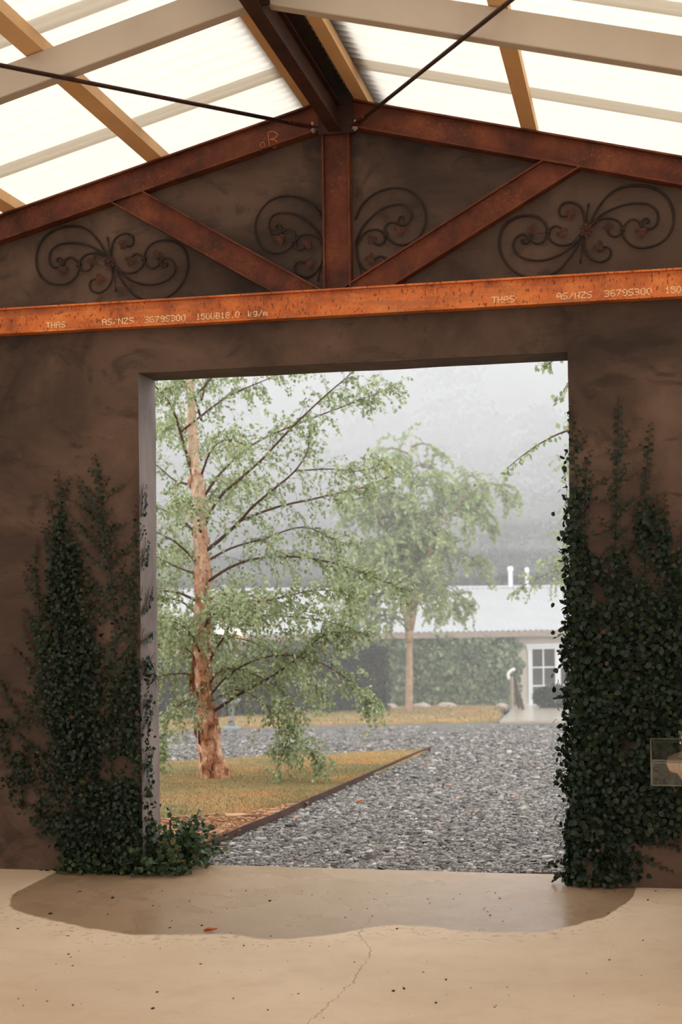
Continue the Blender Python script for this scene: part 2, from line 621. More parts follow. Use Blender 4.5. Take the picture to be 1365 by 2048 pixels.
M = Mat('clear_acrylic')
tb, gb, fb = M.n('ShaderNodeBsdfTransparent'), M.n('ShaderNodeBsdfGlossy'), M.n('ShaderNodeLayerWeight')
tb.inputs['Color'].default_value = (0.95, 0.96, 0.94, 1)
gb.inputs['Roughness'].default_value = 0.04
fb.inputs['Blend'].default_value = 0.5
mx = M.n('ShaderNodeMixShader')
M.l(M.math('MULTIPLY_ADD', M.math('POWER', fb.outputs['Facing'], 5.0), 0.8, 0.045), mx.inputs[0])
M.l(tb.outputs[0], mx.inputs[1])
M.l(gb.outputs[0], mx.inputs[2])
M.l(mx.outputs[0], M.out.inputs['Surface'])
MAT_ACRYL = M.m
MAT_ACRYL_E = simple('sawn_acrylic_edge', (104, 96, 84), 0.4).m
MAT_CUP = glass('clear_glass', (0.97, 0.97, 0.97, 1))
M = Mat('lamp_glow')
M.b.inputs['Emission Color'].default_value = (1.0, 0.72, 0.40, 1)
M.b.inputs['Emission Strength'].default_value = 14
M.b.inputs['Base Color'].default_value = (1, 0.8, 0.5, 1)
MAT_LAMP = M.m
MAT_DEADLEAF = simple('dead_leaf', (176, 96, 58), 0.8, 0.2, 0.25, 30).m

# ------------------------------------------------------------------ the building shell
S = 0.256                       # roof slope
ZA = 4.485                      # apex of the rafters' top side
RW = 6.2                        # half width of the roof
OX0, OX1, OZ = -1.245, 1.288, 2.975
WT = 0.31
fl = MB().box((-8, -15, -0.25), (8, WT, 0)).build('floor', MAT_FLOOR, kind='structure')
tag(fl, 'beige concrete floor with a dark wet patch in front of the opening', 'floor')


def roofz(x, z0=ZA):
    return z0 - S * abs(x)


# gable wall with the big opening: jittered grid so that edges are hand-trowelled
def gable_wall():
    xs = sorted(set([round(v, 4) for v in np.arange(-6.2, 6.21, 0.12)] + [OX0, OX1, 0.0]))
    xs = [x for x in xs if not any(abs(x - q) < 0.05 and x != q for q in (OX0, OX1, 0.0))]
    mb = MB()

    def jit(x, z, y):
        a = 0.010 * mnoise.noise(Vector((x * 1.3, y * 3 + 4, z * 1.3)))
        dx = 0.007 * mnoise.noise(Vector((x * 2.1 + 9, y * 9, z * 2.3)))
        return (x + dx, y + a, z + (0.006 * mnoise.noise(Vector((x * 2.4, 7 + y, z * 2.0))) if 0.02 < z < roofz(x) - 0.1 else 0))

    idx = {}

    def V(x, z, y):
        k = (round(x, 4), round(z, 4), y)
        if k not in idx:
            idx[k] = len(mb.v)
            mb.v.append(jit(x, z, y))
        return idx[k]

    rev = []
    low = [z for z in np.linspace(0, OZ, 26)]

    def column_z(x, n_up=12):
        return low + list(np.linspace(OZ, roofz(x), n_up))[1:]

    n_up = 12
    for i in range(len(xs) - 1):
        a, b = xs[i], xs[i + 1]
        za, zb = column_z(a), column_z(b)
        inside = a >= OX0 - 1e-6 and b <= OX1 + 1e-6
        for j in range(len(za) - 1):
            if inside and j < len(low) - 1:
                continue
            mb.f.append((V(a, za[j], 0.0), V(b, zb[j], 0.0), V(b, zb[j + 1], 0.0), V(a, za[j + 1], 0.0)))
            mb.f.append((V(b, zb[j], WT), V(a, za[j], WT), V(a, za[j + 1], WT), V(b, zb[j + 1], WT)))
        mb.f.append((V(a, za[-1], 0.0), V(b, zb[-1], 0.0), V(b, zb[-1], WT), V(a, za[-1], WT)))
        if inside:
            mb.f.append((V(b, OZ, 0.0), V(a, OZ, 0.0), V(a, OZ, WT), V(b, OZ, WT)))
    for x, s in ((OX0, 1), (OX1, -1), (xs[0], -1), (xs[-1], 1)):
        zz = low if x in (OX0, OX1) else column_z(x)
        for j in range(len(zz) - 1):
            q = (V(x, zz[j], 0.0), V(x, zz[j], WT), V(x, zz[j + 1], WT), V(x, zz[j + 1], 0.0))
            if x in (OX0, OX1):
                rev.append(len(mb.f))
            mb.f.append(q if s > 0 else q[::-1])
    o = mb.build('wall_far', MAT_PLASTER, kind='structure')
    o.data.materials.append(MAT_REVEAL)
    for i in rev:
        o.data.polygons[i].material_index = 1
    tag(o, 'brown trowelled plaster gable wall around the wide open doorway', 'wall')
    return o


gable_wall()

for sx, nm in ((-1, 'left'), (1, 'right')):  # unseen side walls, added to keep side light off the gable wall
    o = MB().box((sx * 6.1 - 0.1, -14, 0), (sx * 6.1 + 0.1, 0, roofz(6.1) - 0.02)).build('wall_' + nm, MAT_PLASTER, kind='structure')
    tag(o, 'unseen brown plaster wall added to cut side light, on the %s side' % ('birch' if sx < 0 else 'urn'), 'wall')
# corrugated translucent sheets lying over each other in strips
ceil = bpy.data.objects.new('ceiling', None)
COL.objects.link(ceil)
ceil['kind'] = 'structure'
tag(ceil, 'white translucent corrugated roof sheets on both roof slopes', 'roof')
PITCH, AMP = 0.076, 0.009


def sheet_mesh(y0, y1, lift):
    n = int(round((y1 - y0) / (PITCH / 6)))
    ys = np.linspace(y0, y1, n + 1)
    V, Fc = [], []
    for y in ys:
        z = AMP * math.cos(2 * math.pi * y / PITCH)
        V.append((0.05, y, z))
        V.append((RW, y, z))
    for i in range(n):
        Fc.append((2 * i, 2 * i + 1, 2 * i + 3, 2 * i + 2))
    V, Fc = np.array(V), np.array(Fc)
    return V, Fc


PUR_H = 0.065
for side in (1, -1):
    k = 0
    y1 = 0.9
    for (a, b) in [(-0.545, 0.62), (-1.90, -0.375), (-3.25, -1.745), (-4.6, -3.1), (-5.95, -4.45), (-7.3, -5.8), (-8.65, -7.15), (-10.0, -8.5), (-11.35, -9.85), (-12.7, -11.2), (-14.05, -12.55)]:
        V, Fc = sheet_mesh(a, b, 0)
        V = V.copy()
        V[:, 2] += ZA + PUR_H + AMP + 0.002 + (0.006 if k % 2 else 0) - S * V[:, 0]
        V[:, 0] *= side
        if side < 0:
            Fc = Fc[:, ::-1]
        np_mesh('roof_sheet', V, Fc, MAT_SHEET, ceil, smooth=True)
        k += 1
zc = ZA + PUR_H + 0.05
cap = MB()
cap.prism([(-0.26, 0, zc - S * 0.26), (0, 0, zc + 0.02), (0.26, 0, zc - S * 0.26), (0.26, 0, zc - S * 0.26 - 0.006), (0, 0, zc + 0.012), (-0.26, 0, zc - S * 0.26 - 0.006)], (0, -14.6, 0))
for v in range(len(cap.v)):
    x, y, z = cap.v[v]
    cap.v[v] = (x, y + 0.6, z)
cap.build('ridge_cap', MAT_CAP, ceil)

# ------------------------------------------------------------------ rusted truss on the gable
YT = -0.052
tr = thing('roof_truss', 'rusted steel I-beam truss fixed against the gable wall', 'truss', (0, YT, 3.23))
CH_T = 3.388
ch = ibeam(MB(), (-5.6, YT, CH_T - 0.0775), (5.6, YT, CH_T - 0.0775), (0, 0, 1), (0, 1, 0)).build('bottom_chord', MAT_RUST_OR, tr)
ch['label'] = 'bright orange rusted bottom beam with pale printed mill marks'
ibeam(MB(), (-0.004, YT, CH_T + 0.001), (-0.004, YT, ZA - 0.06), (1, 0, 0), (0, 1, 0), D=0.160).build('king_post', MAT_RUST, tr)
cs = math.cos(math.atan(S))
for sd in (-1, 1):
    p0 = np.array([0.0, YT, ZA - 0.0775 / cs])
    p1 = np.array([sd * 5.9, YT, ZA - 0.0775 / cs - S * 5.9])
    if sd < 0:
        p0[0] = -0.0
    ibeam(MB(), p0, p1, norm((sd * S, 0, 1)), (0, 1, 0), D=0.155).build('rafter', MAT_RUST, tr)
for sd, a, b in ((-1, (262, 398), (588, 578)), (1, (1118, 330), (752, 562))):
    A, B = on_wall(*a, YT - 0.03), on_wall(*b, YT - 0.03)
    A[1] = B[1] = YT
    d = norm(B - A)
    mb = ibeam(MB(), A, B, (d[2], 0, -d[0]), (0, 1, 0), D=0.150, B=0.07)
    nr = norm((sd * S, 0, 1))
    pr_ = np.array((0, YT, ZA - 0.150 / cs))
    for k in range(12):
        v0, v1 = np.array(mb.v[k]), np.array(mb.v[12 + k])
        mb.v[k] = tuple(v0 + d * np.dot(pr_ - v0, nr) / np.dot(d, nr))
        mb.v[12 + k] = tuple(v1 + d * (CH_T - 0.004 - v1[2]) / d[2])
    mb.build('diagonal_brace', MAT_RUST, tr)
MB().box((-0.10, YT - 0.05, ZA - 0.22), (0.10, YT - 0.038, ZA - 0.02)).build('apex_plate', MAT_RUST_DK, tr)

FONT = {'T': '11111 00100 00100 00100 00100 00100 00100', 'H': '10001 10001 10001 11111 10001 10001 10001', 'A': '01110 10001 10001 11111 10001 10001 10001',
        'S': '01111 10000 10000 01110 00001 00001 11110', '/': '00001 00010 00010 00100 01000 01000 10000', 'N': '10001 11001 10101 10101 10011 10001 10001',
        'Z': '11111 00001 00010 00100 01000 10000 11111', '3': '11110 00001 00001 01110 00001 00001 11110', '6': '01110 10000 10000 11110 10001 10001 01110',
        '7': '11111 00001 00010 00100 00100 01000 01000', '9': '01110 10001 10001 01111 00001 00001 01110', '0': '01110 10001 10001 10001 10001 10001 01110',
        '1': '00100 01100 00100 00100 00100 00100 01110', '5': '11111 10000 11110 00001 00001 10001 01110', 'U': '10001 10001 10001 10001 10001 10001 01110',
        'B': '11110 10001 10001 11110 10001 10001 11110', '8': '01110 10001 10001 01110 10001 10001 01110', '.': '00000 00000 00000 00000 00000 00000 00100',
        'k': '10000 10000 10010 10100 11000 10100 10010', 'g': '00000 01111 10001 10001 01111 00001 01110', 'm': '00000 00000 11010 10101 10101 10101 10101', ' ': '00000 ' * 7}


def marking(text, x0, x1, zmid):
    mb = MB()
    n = len(text) * 6 - 1
    st = (x1 - x0) / n
    sz = 0.0052
    y = YT - 0.006
    for ci, chh in enumerate(text):
        for r, row in enumerate(FONT[chh].split()):
            for q, bit in enumerate(row):
                if bit == '1' and random.random() < 0.94:
                    cx = x0 + (ci * 6 + q + 0.5) * st + random.uniform(-.0008, .0008)
                    cz = zmid + (3 - r) * sz
                    w, h = st * 0.47, sz * 0.46
                    mb.box((cx - w, y, cz - h), (cx + w, y + 0.002, cz + h))
    mb.build('mill_marking', MAT_MARK, ch)


for txt, xa, xb in (('THAS', 93, 131), ('AS/NZS', 205, 268), ('3679S300', 290, 372), ('150UB18.0', 393, 480), ('kg/m', 497, 536),
                    ('THAS', 985, 1030), ('AS/NZS', 1115, 1185), ('3679S300', 1210, 1305), ('150UB18.0', 1332, 1432)):
    ya = 640
    marking(txt, on_wall(xa, ya, YT)[0], on_wall(xb, ya, YT)[0], CH_T - 0.112)
# chalk squiggle on the left rafter
mk = MB()
for pts in ([(541, 279), (549, 277), (556, 270), (548, 263), (537, 266), (538, 280), (540, 293), (549, 295), (556, 289), (552, 281), (541, 279)],
            [(521, 288), (526, 284), (530, 289), (527, 295), (522, 293), (521, 288)]):
    mk.tube(smooth_pts([on_wall(x, y, YT - 0.006) for x, y in pts], 3), 0.0022, 4)
mk.build('chalk_mark', MAT_CHALK, tr)

# ------------------------------------------------------------------ ridge beam, frames, purlins, rods
rb = ibeam(MB(), (0, -0.10, ZA - 0.0775 - 0.055), (0, -13.8, ZA - 0.0775 - 0.055), (0, 0, 1), (1, 0, 0), tw=0.02).build('ridge_beam', MAT_RUST_DK)
tag(rb, 'dark rusted steel ridge beam running under the roof apex', 'beam')


def frame(y0, label, grp):
    fr = thing('roof_frame', label, 'roof frame', (0, y0, 3.0), grp)
    y1 = y0 + 0.075
    for sd in (-1, 1):
        x0, x1 = 0.045 * sd, 6.0 * sd
        zt, zb = ZA, ZA - 0.150
        prof = [(x0, y0, zb - S * abs(x0)), (x1, y0, zb - S * abs(x1)), (x1, y0, zt - S * abs(x1)), (x0, y0, zt - S * abs(x0))]
        o = MB().prism(prof, (0, 0.075, 0)).build('rafter', MAT_BEIGE, fr)
        bv = o.modifiers.new('bevel', 'BEVEL')
        bv.width = 0.006
        bv.segments = 2
        post = MB().box((min(5.85 * sd, 5.98 * sd), y0, 0), (max(5.85 * sd, 5.98 * sd), y1, ZA - 0.14 - S * 5.9)).build('post', MAT_BEIGE, fr)
    MB().box((-0.06, y0 - 0.012, ZA - 0.17), (0.06, y0 - 0.002, ZA - 0.01)).build('ridge_plate', MAT_RUST_DK, fr)
    return fr


frame(-1.757, 'beige painted steel roof frame crossing in front of the rusted truss', None)
for yy, nm in ((-4.9, 'second'), (-8.0, 'third'), (-11.1, 'fourth')):
    frame(yy, 'beige painted steel roof frame, the %s one out from the gable wall' % nm, None)

for sd in (-1, 1):
    for x0, x1, nm in ((0.108, 0.190, 'beside the ridge beam'), (1.050, 1.138, 'second down from the ridge'), (1.97, 2.055, 'third down from the ridge'), (2.9, 2.985, 'fourth down from the ridge'), (3.85, 3.935, 'fifth down from the ridge'), (4.8, 4.885, 'sixth down from the ridge')):
        z = ZA + 0.002
        pr = [(x0 * sd, -13.8, z - S * x0), (x1 * sd, -13.8, z - S * x1), (x1 * sd, -13.8, z - S * x1 + PUR_H - 0.003), (x0 * sd, -13.8, z - S * x0 + PUR_H - 0.003)]
        o = MB().prism(pr, (0, 13.8 + WT, 0)).build('purlin', MAT_TAN)
        tag(o, 'tan steel purlin on the %s roof slope, %s' % ('slope left of' if False else ('urn-side' if sd > 0 else 'birch-side'), nm), 'purlin', 'purlins under the roof sheets')


def rod(a, b, far, label):
    r_ = thing('brace_rod', label, 'rod', a, 'diagonal brace rods under the roof')
    a, b = np.array(a), np.array(b)
    d = norm(b - a)
    e = a + d * far
    MB().tube([a + d * 0.10, e], 0.0105, 8).build('rod', MAT_RUST_DK, r_, True)
    s1 = norm(np.cross(d, (0, 0, 1)))
    s2 = np.cross(s1, d)
    MB().obox(a + d * 0.10, (d, s1, s2), (0.12, 0.020, 0.005)).build('lug_plate', MAT_RUST, r_)
    MB().tube([a - s2 * 0.03, a + s2 * 0.03], 0.009, 8).build('bolt', MAT_BOLT, r_)
    MB().tube([a - s2 * 0.022, a - s2 * 0.008], 0.017, 6).build('nut', MAT_BOLT, r_)


rod((-0.112, -0.175, 4.285), (-1.113, -2.085, 4.03), 5.6, 'thin rusted brace rod crossing the birch-side roof slope')
rod((0.123, -0.15, 4.285), (1.191, -2.268, 4.01), 5.6, 'thin rusted brace rod crossing the urn-side roof slope')

# ------------------------------------------------------------------ wrought iron scrolls
YO = -0.022


def crop(ox, oy, s, pts):
    return [(ox + x * s, oy + y * s) for x, y in pts]


def trefoil(mb, c, ang, s, y):
    """three-lobed iron leaf, slightly cupped"""
    for da, ls in ((-1.0, 0.85), (0.0, 1.1), (0.95, 0.8)):
        a = ang + da
        dx, dz = math.cos(a), math.sin(a)
        nx, nz = -dz, dx
        L, W = s * ls, s * 0.34 * ls
        P = [(0, 0, 0.0), (0.35, 1, -.004), (0.72, 0.85, -.006), (1, 0, 0.001), (0.72, -0.85, -.006), (0.35, -1, -.004), (0.55, 0, -.010)]
        vs = [(c[0] + dx * L * p + nx * W * q, y + e, c[2] + dz * L * p + nz * W * q) for p, q, e in P]
        mb.add(vs, [(0, 1, 6), (1, 2, 6), (2, 3, 6), (3, 4, 6), (4, 5, 6), (5, 0, 6)])


def ornament(label, curves, leaves, collars, spikes, rosette, mir):
    def W(p):
        q = on_wall(p[0], p[1], YO)
        if mir:
            q[0] = -q[0]
        return q
    allp = [W(p) for cu in curves for p in cu]
    base = np.mean(allp, axis=0)
    o = thing('iron_scroll', label, 'ornament', (base[0], YO, min(p[2] for p in allp)), None)
    for cu in curves:
        P = smooth_pts([W(p) for p in cu], 6)
        n = len(P)
        MB().tube(P, [0.0066 if i < n * 0.93 else 0.0066 * (1 - 0.4 * (i - n * 0.93) / (n * 0.07)) for i in range(n)], 6).build('scroll_bar', MAT_IRON, o, True)
    for p, a, s in leaves:
        mb = MB()
        trefoil(mb, W(p), math.pi - a if mir else a, s, YO - 0.006)
        lf = mb.build('iron_leaf', MAT_IRON_R, o)
    for p in collars:
        c = W(p)
        MB().tube([c + np.array((-0.013, 0, 0)), c + np.array((0.013, 0, 0))], 0.013, 8).build('collar', MAT_IRON, o)
    for a, b in spikes:
        A, B = W(a), W(b)
        d = norm(B - A)
        L = np.linalg.norm(B - A)
        MB().tube([A, A + d * (L - 0.03), A + d * (L - 0.02), A + d * (L - 0.006), B + d * 0.004], [0.0035, 0.0035, 0.006, 0.008, 0.002], 6).build('teardrop_spike', MAT_IRON, o, True)
    if rosette:
        c = W(rosette)
        R = MB()
        for k in range(8):
            a = k * math.pi / 4
            dx, dz = math.cos(a), math.sin(a)
            vs = [(c[0] + dx * r * .036 - dz * w * .036, YO - 0.012 - e, c[2] + dz * r * .036 + dx * w * .036) for r, w, e in ((0.1, 0, 0.004), (0.6, 0.34, 0.010), (1.0, 0.24, 0.004), (1.05, 0, 0.003), (1.0, -0.24, 0.004), (0.6, -0.34, 0.010))]
            R.add(vs, [(0, 1, 2, 3), (0, 3, 4, 5)])
        ro = R.build('rosette', MAT_IRON_R, o)
        MB().lathe([(0.001, 0.014), (0.008, 0.012), (0.011, 0.004), (0.011, 0.0)], n=10).build('rosette_boss', MAT_IRON_R, ro)
        bb = [x for x in bpy.data.objects if x.name.startswith('rosette_boss')][-1]
        bb.parent = ro
        bb.matrix_parent_inverse = Matrix.Identity(4)
        bb.rotation_euler = (math.pi / 2, 0, 0)
        bb.location = (c[0] - o.location[0] + o.location[0], YO - 0.012, c[2])
        MB().tube([(c[0], YO + 0.02, c[2]), (c[0], YO - 0.012, c[2])], 0.020, 10).build('hub', MAT_IRON, o)
    return o


k1 = lambda *p: crop(60, 430, 0.2491, p)
full_curves = [
    k1((625, 350), (570, 240), (500, 150), (420, 100), (330, 88), (230, 105), (140, 155), (80, 230), (52, 320), (55, 420), (95, 500), (160, 545), (240, 558), (310, 545), (365, 500), (393, 440), (385, 390), (360, 355), (325, 340), (290, 355), (270, 390), (268, 420)),
    k1((620, 352), (540, 280), (450, 240), (350, 222), (250, 232), (190, 265), (158, 310), (155, 370), (180, 415), (215, 422), (250, 405), (265, 375), (250, 350), (225, 348), (215, 370), (235, 380)),
    k1((615, 355), (570, 315), (510, 305), (450, 320), (410, 355), (398, 400), (415, 440), (450, 450), (485, 430), (495, 395)),
    k1((650, 345), (655, 270), (675, 205), (715, 165), (770, 148), (815, 165), (830, 205), (815, 245), (775, 252)),
    k1((660, 420), (660, 500), (640, 560), (600, 605), (545, 625), (495, 605), (478, 560), (495, 525), (530, 515)),
    k1((685, 415), (720, 500), (770, 570), (830, 635), (900, 675), (990, 690), (1090, 665), (1170, 610), (1230, 530), (1262, 440), (1262, 340), (1225, 260), (1160, 215), (1080, 203), (1000, 220), (945, 265), (920, 320), (920, 370), (945, 415), (985, 428), (1025, 410), (1040, 375), (1030, 340)),
    k1((685, 415), (760, 490), (850, 540), (950, 560), (1050, 545), (1130, 500), (1165, 430), (1150, 375), (1110, 345), (1070, 355), (1050, 385), (1065, 415), (1095, 410), (1100, 390), (1075, 385)),
    k1((685, 405), (740, 455), (800, 467), (860, 450), (905, 405), (912, 360), (890, 325), (855, 313), (825, 330), (815, 350))]
ls = 0.052
full_leaves = [(k1((268, 415))[0], -1.5, ls), (k1((490, 392))[0], 1.4, ls * .9), (k1((775, 250))[0], 2.6, ls), (k1((535, 512))[0], -0.1, ls), (k1((1030, 345))[0], 1.9, ls * .95), (k1((820, 345))[0], -1.9, ls)]
full_collars = k1((393, 402), (914, 352))
full_spikes = [tuple(k1((648, 345), (622, 178))), tuple(k1((668, 425), (692, 615)))]
full_ros = k1((645, 378))[0]
ornament('flower-centred iron scroll on the plaster, beneath the birch-side rafter', full_curves, full_leaves, full_collars, full_spikes, full_ros, False)
ornament('flower-centred iron scroll on the plaster, above the ivy with the urn', full_curves, full_leaves, full_collars, full_spikes, full_ros, True)
k2 = lambda *p: crop(490, 360, 0.2784, p)
half_curves = [
    k2((566, 300), (520, 210), (450, 150), (370, 120), (280, 115), (190, 145), (120, 210), (80, 290), (75, 380), (105, 460), (160, 510), (230, 525), (300, 505), (345, 450), (360, 400), (340, 365), (305, 355), (270, 370), (250, 400)),
    k2((566, 460), (520, 370), (450, 300), (370, 250), (280, 235), (210, 250), (175, 300), (175, 345), (200, 380), (240, 385), (265, 355), (250, 325), (225, 330), (230, 355)),
    k2((562, 490), (530, 430), (480, 395), (430, 390), (385, 410), (360, 450), (370, 490), (405, 503), (435, 485)),
    k2((560, 480), (555, 580), (520, 650), (470, 690), (430, 692), (380, 670), (358, 630), (370, 595), (405, 585), (438, 600))]
half_leaves = [(k2((250, 400))[0], -1.4, ls), (k2((438, 480))[0], 0.9, ls * .9), (k2((440, 602))[0], 0.1, ls)]
half_collars = k2((352, 438))
half_spikes = [tuple(k2((560, 560), (523, 728)))]
ornament('half iron scroll beside the king post, on the birch side', half_curves, half_leaves, half_collars, half_spikes, None, False)
ornament('half iron scroll beside the king post, on the urn side', half_curves, half_leaves, half_collars, half_spikes, None, True)

# ------------------------------------------------------------------ garden ground
gx = np.concatenate([np.arange(-90, -14, 4.0), np.arange(-14, 10, 0.5), np.arange(10, 70, 4.0)])
gy = np.concatenate([[WT], np.arange(0.6, 14, 0.4), np.arange(14, 60, 1.0), np.arange(60, 190, 4.0)])
V = []
for y in gy:
    for x in gx:
        d = depth((x, y, 0))
        V.append((x, y, gz(d) + (0.012 * mnoise.noise(Vector((x * 0.7, y * 0.7, 0))) if y > 0.5 else 0)))
nx = len(gx)
Fc = [(j * nx + i, j * nx + i + 1, (j + 1) * nx + i + 1, (j + 1) * nx + i) for j in range(len(gy) - 1) for i in range(nx - 1)]
g = np_mesh('ground', np.array(V), np.array(Fc), MAT_GRAVEL, kind='structure')
tag(g, 'grey crushed gravel drive outside the doorway', 'ground')


def ruled(name, near, far, nu, nv, lift, mat, amp=0.02):
    """surface between two ground polylines (pixel lists of equal meaning)"""
    def resample(pts, n):
        P = [ground(*p) for p in pts]
        L = [0]
        for i in range(1, len(P)):
            L.append(L[-1] + np.linalg.norm(P[i] - P[i - 1]))
        out = []
        for t in np.linspace(0, L[-1], n):
            k = max(0, min(len(P) - 2, np.searchsorted(L, t, side='right') - 1))
            u = (t - L[k]) / max(1e-6, L[k + 1] - L[k])
            out.append(P[k] * (1 - u) + P[k + 1] * u)
        return out
    A, B = resample(near, nu), resample(far, nu)
    V = []
    for j in range(nv):
        t = j / (nv - 1)
        for i in range(nu):
            p = A[i] * (1 - t) + B[i] * t
            inner = min(i, nu - 1 - i, j, nv - 1 - j)
            z = gz(depth(p)) + lift + amp * mnoise.noise(Vector((p[0] * 0.8, p[1] * 0.8, 3)))
            V.append((p[0], p[1], z))
    n = len(V)
    V += [(x, y, z - lift - 0.05) for x, y, z in V[:nu]] + [(x, y, z - lift - 0.05) for x, y, z in [V[j * nu + nu - 1] for j in range(nv)]] + [(x, y, z - lift - 0.05) for x, y, z in V[(nv - 1) * nu:nv * nu]]
    F4 = [(j * nu + i, j * nu + i + 1, (j + 1) * nu + i + 1, (j + 1) * nu + i) for j in range(nv - 1) for i in range(nu - 1)]
    F4 += [(n + i, n + i + 1, i + 1, i) for i in range(nu - 1)]
    F4 += [(n + nu + j, n + nu + j + 1, (j + 1) * nu + nu - 1, j * nu + nu - 1) for j in range(nv - 1)]
    m0 = n + nu + nv
    F4 += [(m0 + i + 1, m0 + i, (nv - 1) * nu + i, (nv - 1) * nu + i + 1) for i in range(nu - 1)]
    o = np_mesh(name, np.array(V), np.array(F4), mat, kind='structure', smooth=True)
    return o, np.array(V[:n]).reshape(nv, nu, 3)


EDGEPX = [(396, 1709), (440, 1691), (480, 1673), (560, 1640), (612, 1615), (680, 1584), (760, 1547), (830, 1515), (862, 1502)]
lawn, LG = ruled('lawn', [(-250, 1672), (320, 1646), (500, 1637), (612, 1614)], [(-250, 1553), (310, 1529), (600, 1515), (862, 1502)], 60, 40, 0.035, MAT_LAWN)
tag(lawn, 'patchy brown and green lawn around the peeling birch', 'lawn')
mul, MG = ruled('mulch_bed', [(60, 1722), (396, 1709)], [(60, 1659), (320, 1646), (500, 1637), (612, 1614)], 30, 14, 0.03, MAT_MULCHBED, 0.012)
tag(mul, 'orange bark mulch bed beside the steel edging', 'mulch')
flawn, FG = ruled('lawn', [(-100, 1492), (200, 1475), (440, 1458), (700, 1450), (1000, 1446)], [(-100, 1455), (200, 1441), (440, 1428), (755, 1411), (1012, 1402)], 60, 12, 0.03, MAT_LAWN, 0.05)
tag(flawn, 'far strip of lawn in front of the ivy-covered building', 'lawn')

# steel edging
E = smooth_pts([ground(*p) for p in EDGEPX], 5)
mb = MB()
for i in range(len(E) - 1):
    a, b = E[i], E[i + 1]
    d = norm(b - a)
    n = np.array((-d[1], d[0], 0)) * 0.006
    z0, z1 = gz(depth(a)), gz(depth(b))
    for q in (0,):
        mb.add([(a[0] - n[0], a[1] - n[1], z0 - 0.05), (b[0] - n[0], b[1] - n[1], z1 - 0.05), (b[0] + n[0], b[1] + n[1], z1 - 0.05), (a[0] + n[0], a[1] + n[1], z0 - 0.05),
                (a[0] - n[0], a[1] - n[1], z0 + 0.065), (b[0] - n[0], b[1] - n[1], z1 + 0.065), (b[0] + n[0], b[1] + n[1], z1 + 0.065), (a[0] + n[0], a[1] + n[1], z0 + 0.065)],
               [(4, 5, 6, 7), (0, 1, 5, 4), (2, 3, 7, 6), (1, 2, 6, 5), (3, 0, 4, 7)])
eo = mb.build('garden_edging', MAT_EDGE)
tag(eo, 'thin dark steel edging strip between the mulch bed and the gravel', 'edging')


# ------------------------------------------------------------------ scatter helpers
def rot_frames(n):
    """random orthonormal frames (n,3,3)"""
    q = RNG.normal(size=(n, 4))
    q /= np.linalg.norm(q, axis=1, keepdims=True)
    w, x, y, z = q.T
    return np.stack([np.stack([1 - 2 * (y * y + z * z), 2 * (x * y - z * w), 2 * (x * z + y * w)], -1),
                     np.stack([2 * (x * y + z * w), 1 - 2 * (x * x + z * z), 2 * (y * z - x * w)], -1),
                     np.stack([2 * (x * z - y * w), 2 * (y * z + x * w), 1 - 2 * (x * x + y * y)], -1)], -2)


def blobs(P, sx, sy, sz, flat=True):
    """little lumpy boxes at P: verts and quads"""
    n = len(P)
    base = np.array([(-1, -1, -1), (1, -1, -1), (1, 1, -1), (-1, 1, -1), (-1, -1, 1), (1, -1, 1), (1, 1, 1), (-1, 1, 1)], float)
    q = np.array([(0, 3, 2, 1), (4, 5, 6, 7), (0, 1, 5, 4), (1, 2, 6, 5), (2, 3, 7, 6), (3, 0, 4, 7)])
    B = base[None] * np.stack([sx, sy, sz], -1)[:, None, :] * 0.5
    B = B * (1 + RNG.uniform(-0.35, 0.35, size=B.shape))
    a = RNG.uniform(0, 2 * math.pi, n)
    t = RNG.normal(0, 0.35, n)
    ca, sa, ct, st = np.cos(a), np.sin(a), np.cos(t), np.sin(t)
    x, y, z = B[..., 0], B[..., 1], B[..., 2]
    y, z = y * ct[:, None] - z * st[:, None], y * st[:, None] + z * ct[:, None]
    x, y = x * ca[:, None] - y * sa[:, None], x * sa[:, None] + y * ca[:, None]
    V = np.stack([x, y, z], -1) + P[:, None, :]
    Fq = (q[None] + (np.arange(n) * 8)[:, None, None]).reshape(-1, 4)
    return V.reshape(-1, 3), Fq


def in_poly(px, py, poly):
    inside = np.zeros(len(px), bool)
    n = len(poly)
    for i in range(n):
        x0, y0 = poly[i]
        x1, y1 = poly[(i + 1) % n]
        c = ((y0 > py) != (y1 > py)) & (px < (x1 - x0) * (py - y0) / (y1 - y0 + 1e-12) + x0)
        inside ^= c
    return inside


GZ = np.vectorize(gz)
# loose gravel stones near the doorway
leftpoly = [(p[0], p[1]) for p in E]
beds = leftpoly + [(p[0], p[1]) for p in LG[-1][::-1]] + [(-30, 0.0), (leftpoly[0][0] - 0.3, 0.0)]
N = 120000
D_ = 8.45 / (1 - RNG.uniform(0, 1, N) * (1 - 8.45 / 30.0))
lat = RNG.uniform(-0.165, 0.195, N) * D_
XY = CAM[None, :2] + D_[:, None] * FWD[None, :2] + lat[:, None] * RGT[None, :2]
keep = (XY[:, 1] > WT + 0.015) & (RNG.uniform(0, 1, N) > (D_ - 13) / 17) & ~in_poly(XY[:, 0], XY[:, 1], beds)
XY, D_ = XY[keep], D_[keep]
n = len(XY)
s = RNG.lognormal(math.log(0.0112), 0.40, n) * (0.55 + 0.055 * D_)
P = np.stack([XY[:, 0], XY[:, 1], GZ(D_) + s * 0.15 + 0.004], -1)
V, Fq = blobs(P, s * RNG.uniform(0.9, 1.7, n), s, s * RNG.uniform(0.35, 0.7, n))
Fq = Fq.reshape(-1, 6, 4)[:, 1:, :].reshape(-1, 4)
so = np_mesh('gravel_stones', V, Fq, MAT_STONE, kind='stuff')
tag(so, 'loose grey crushed stones strewn over the drive', 'gravel')


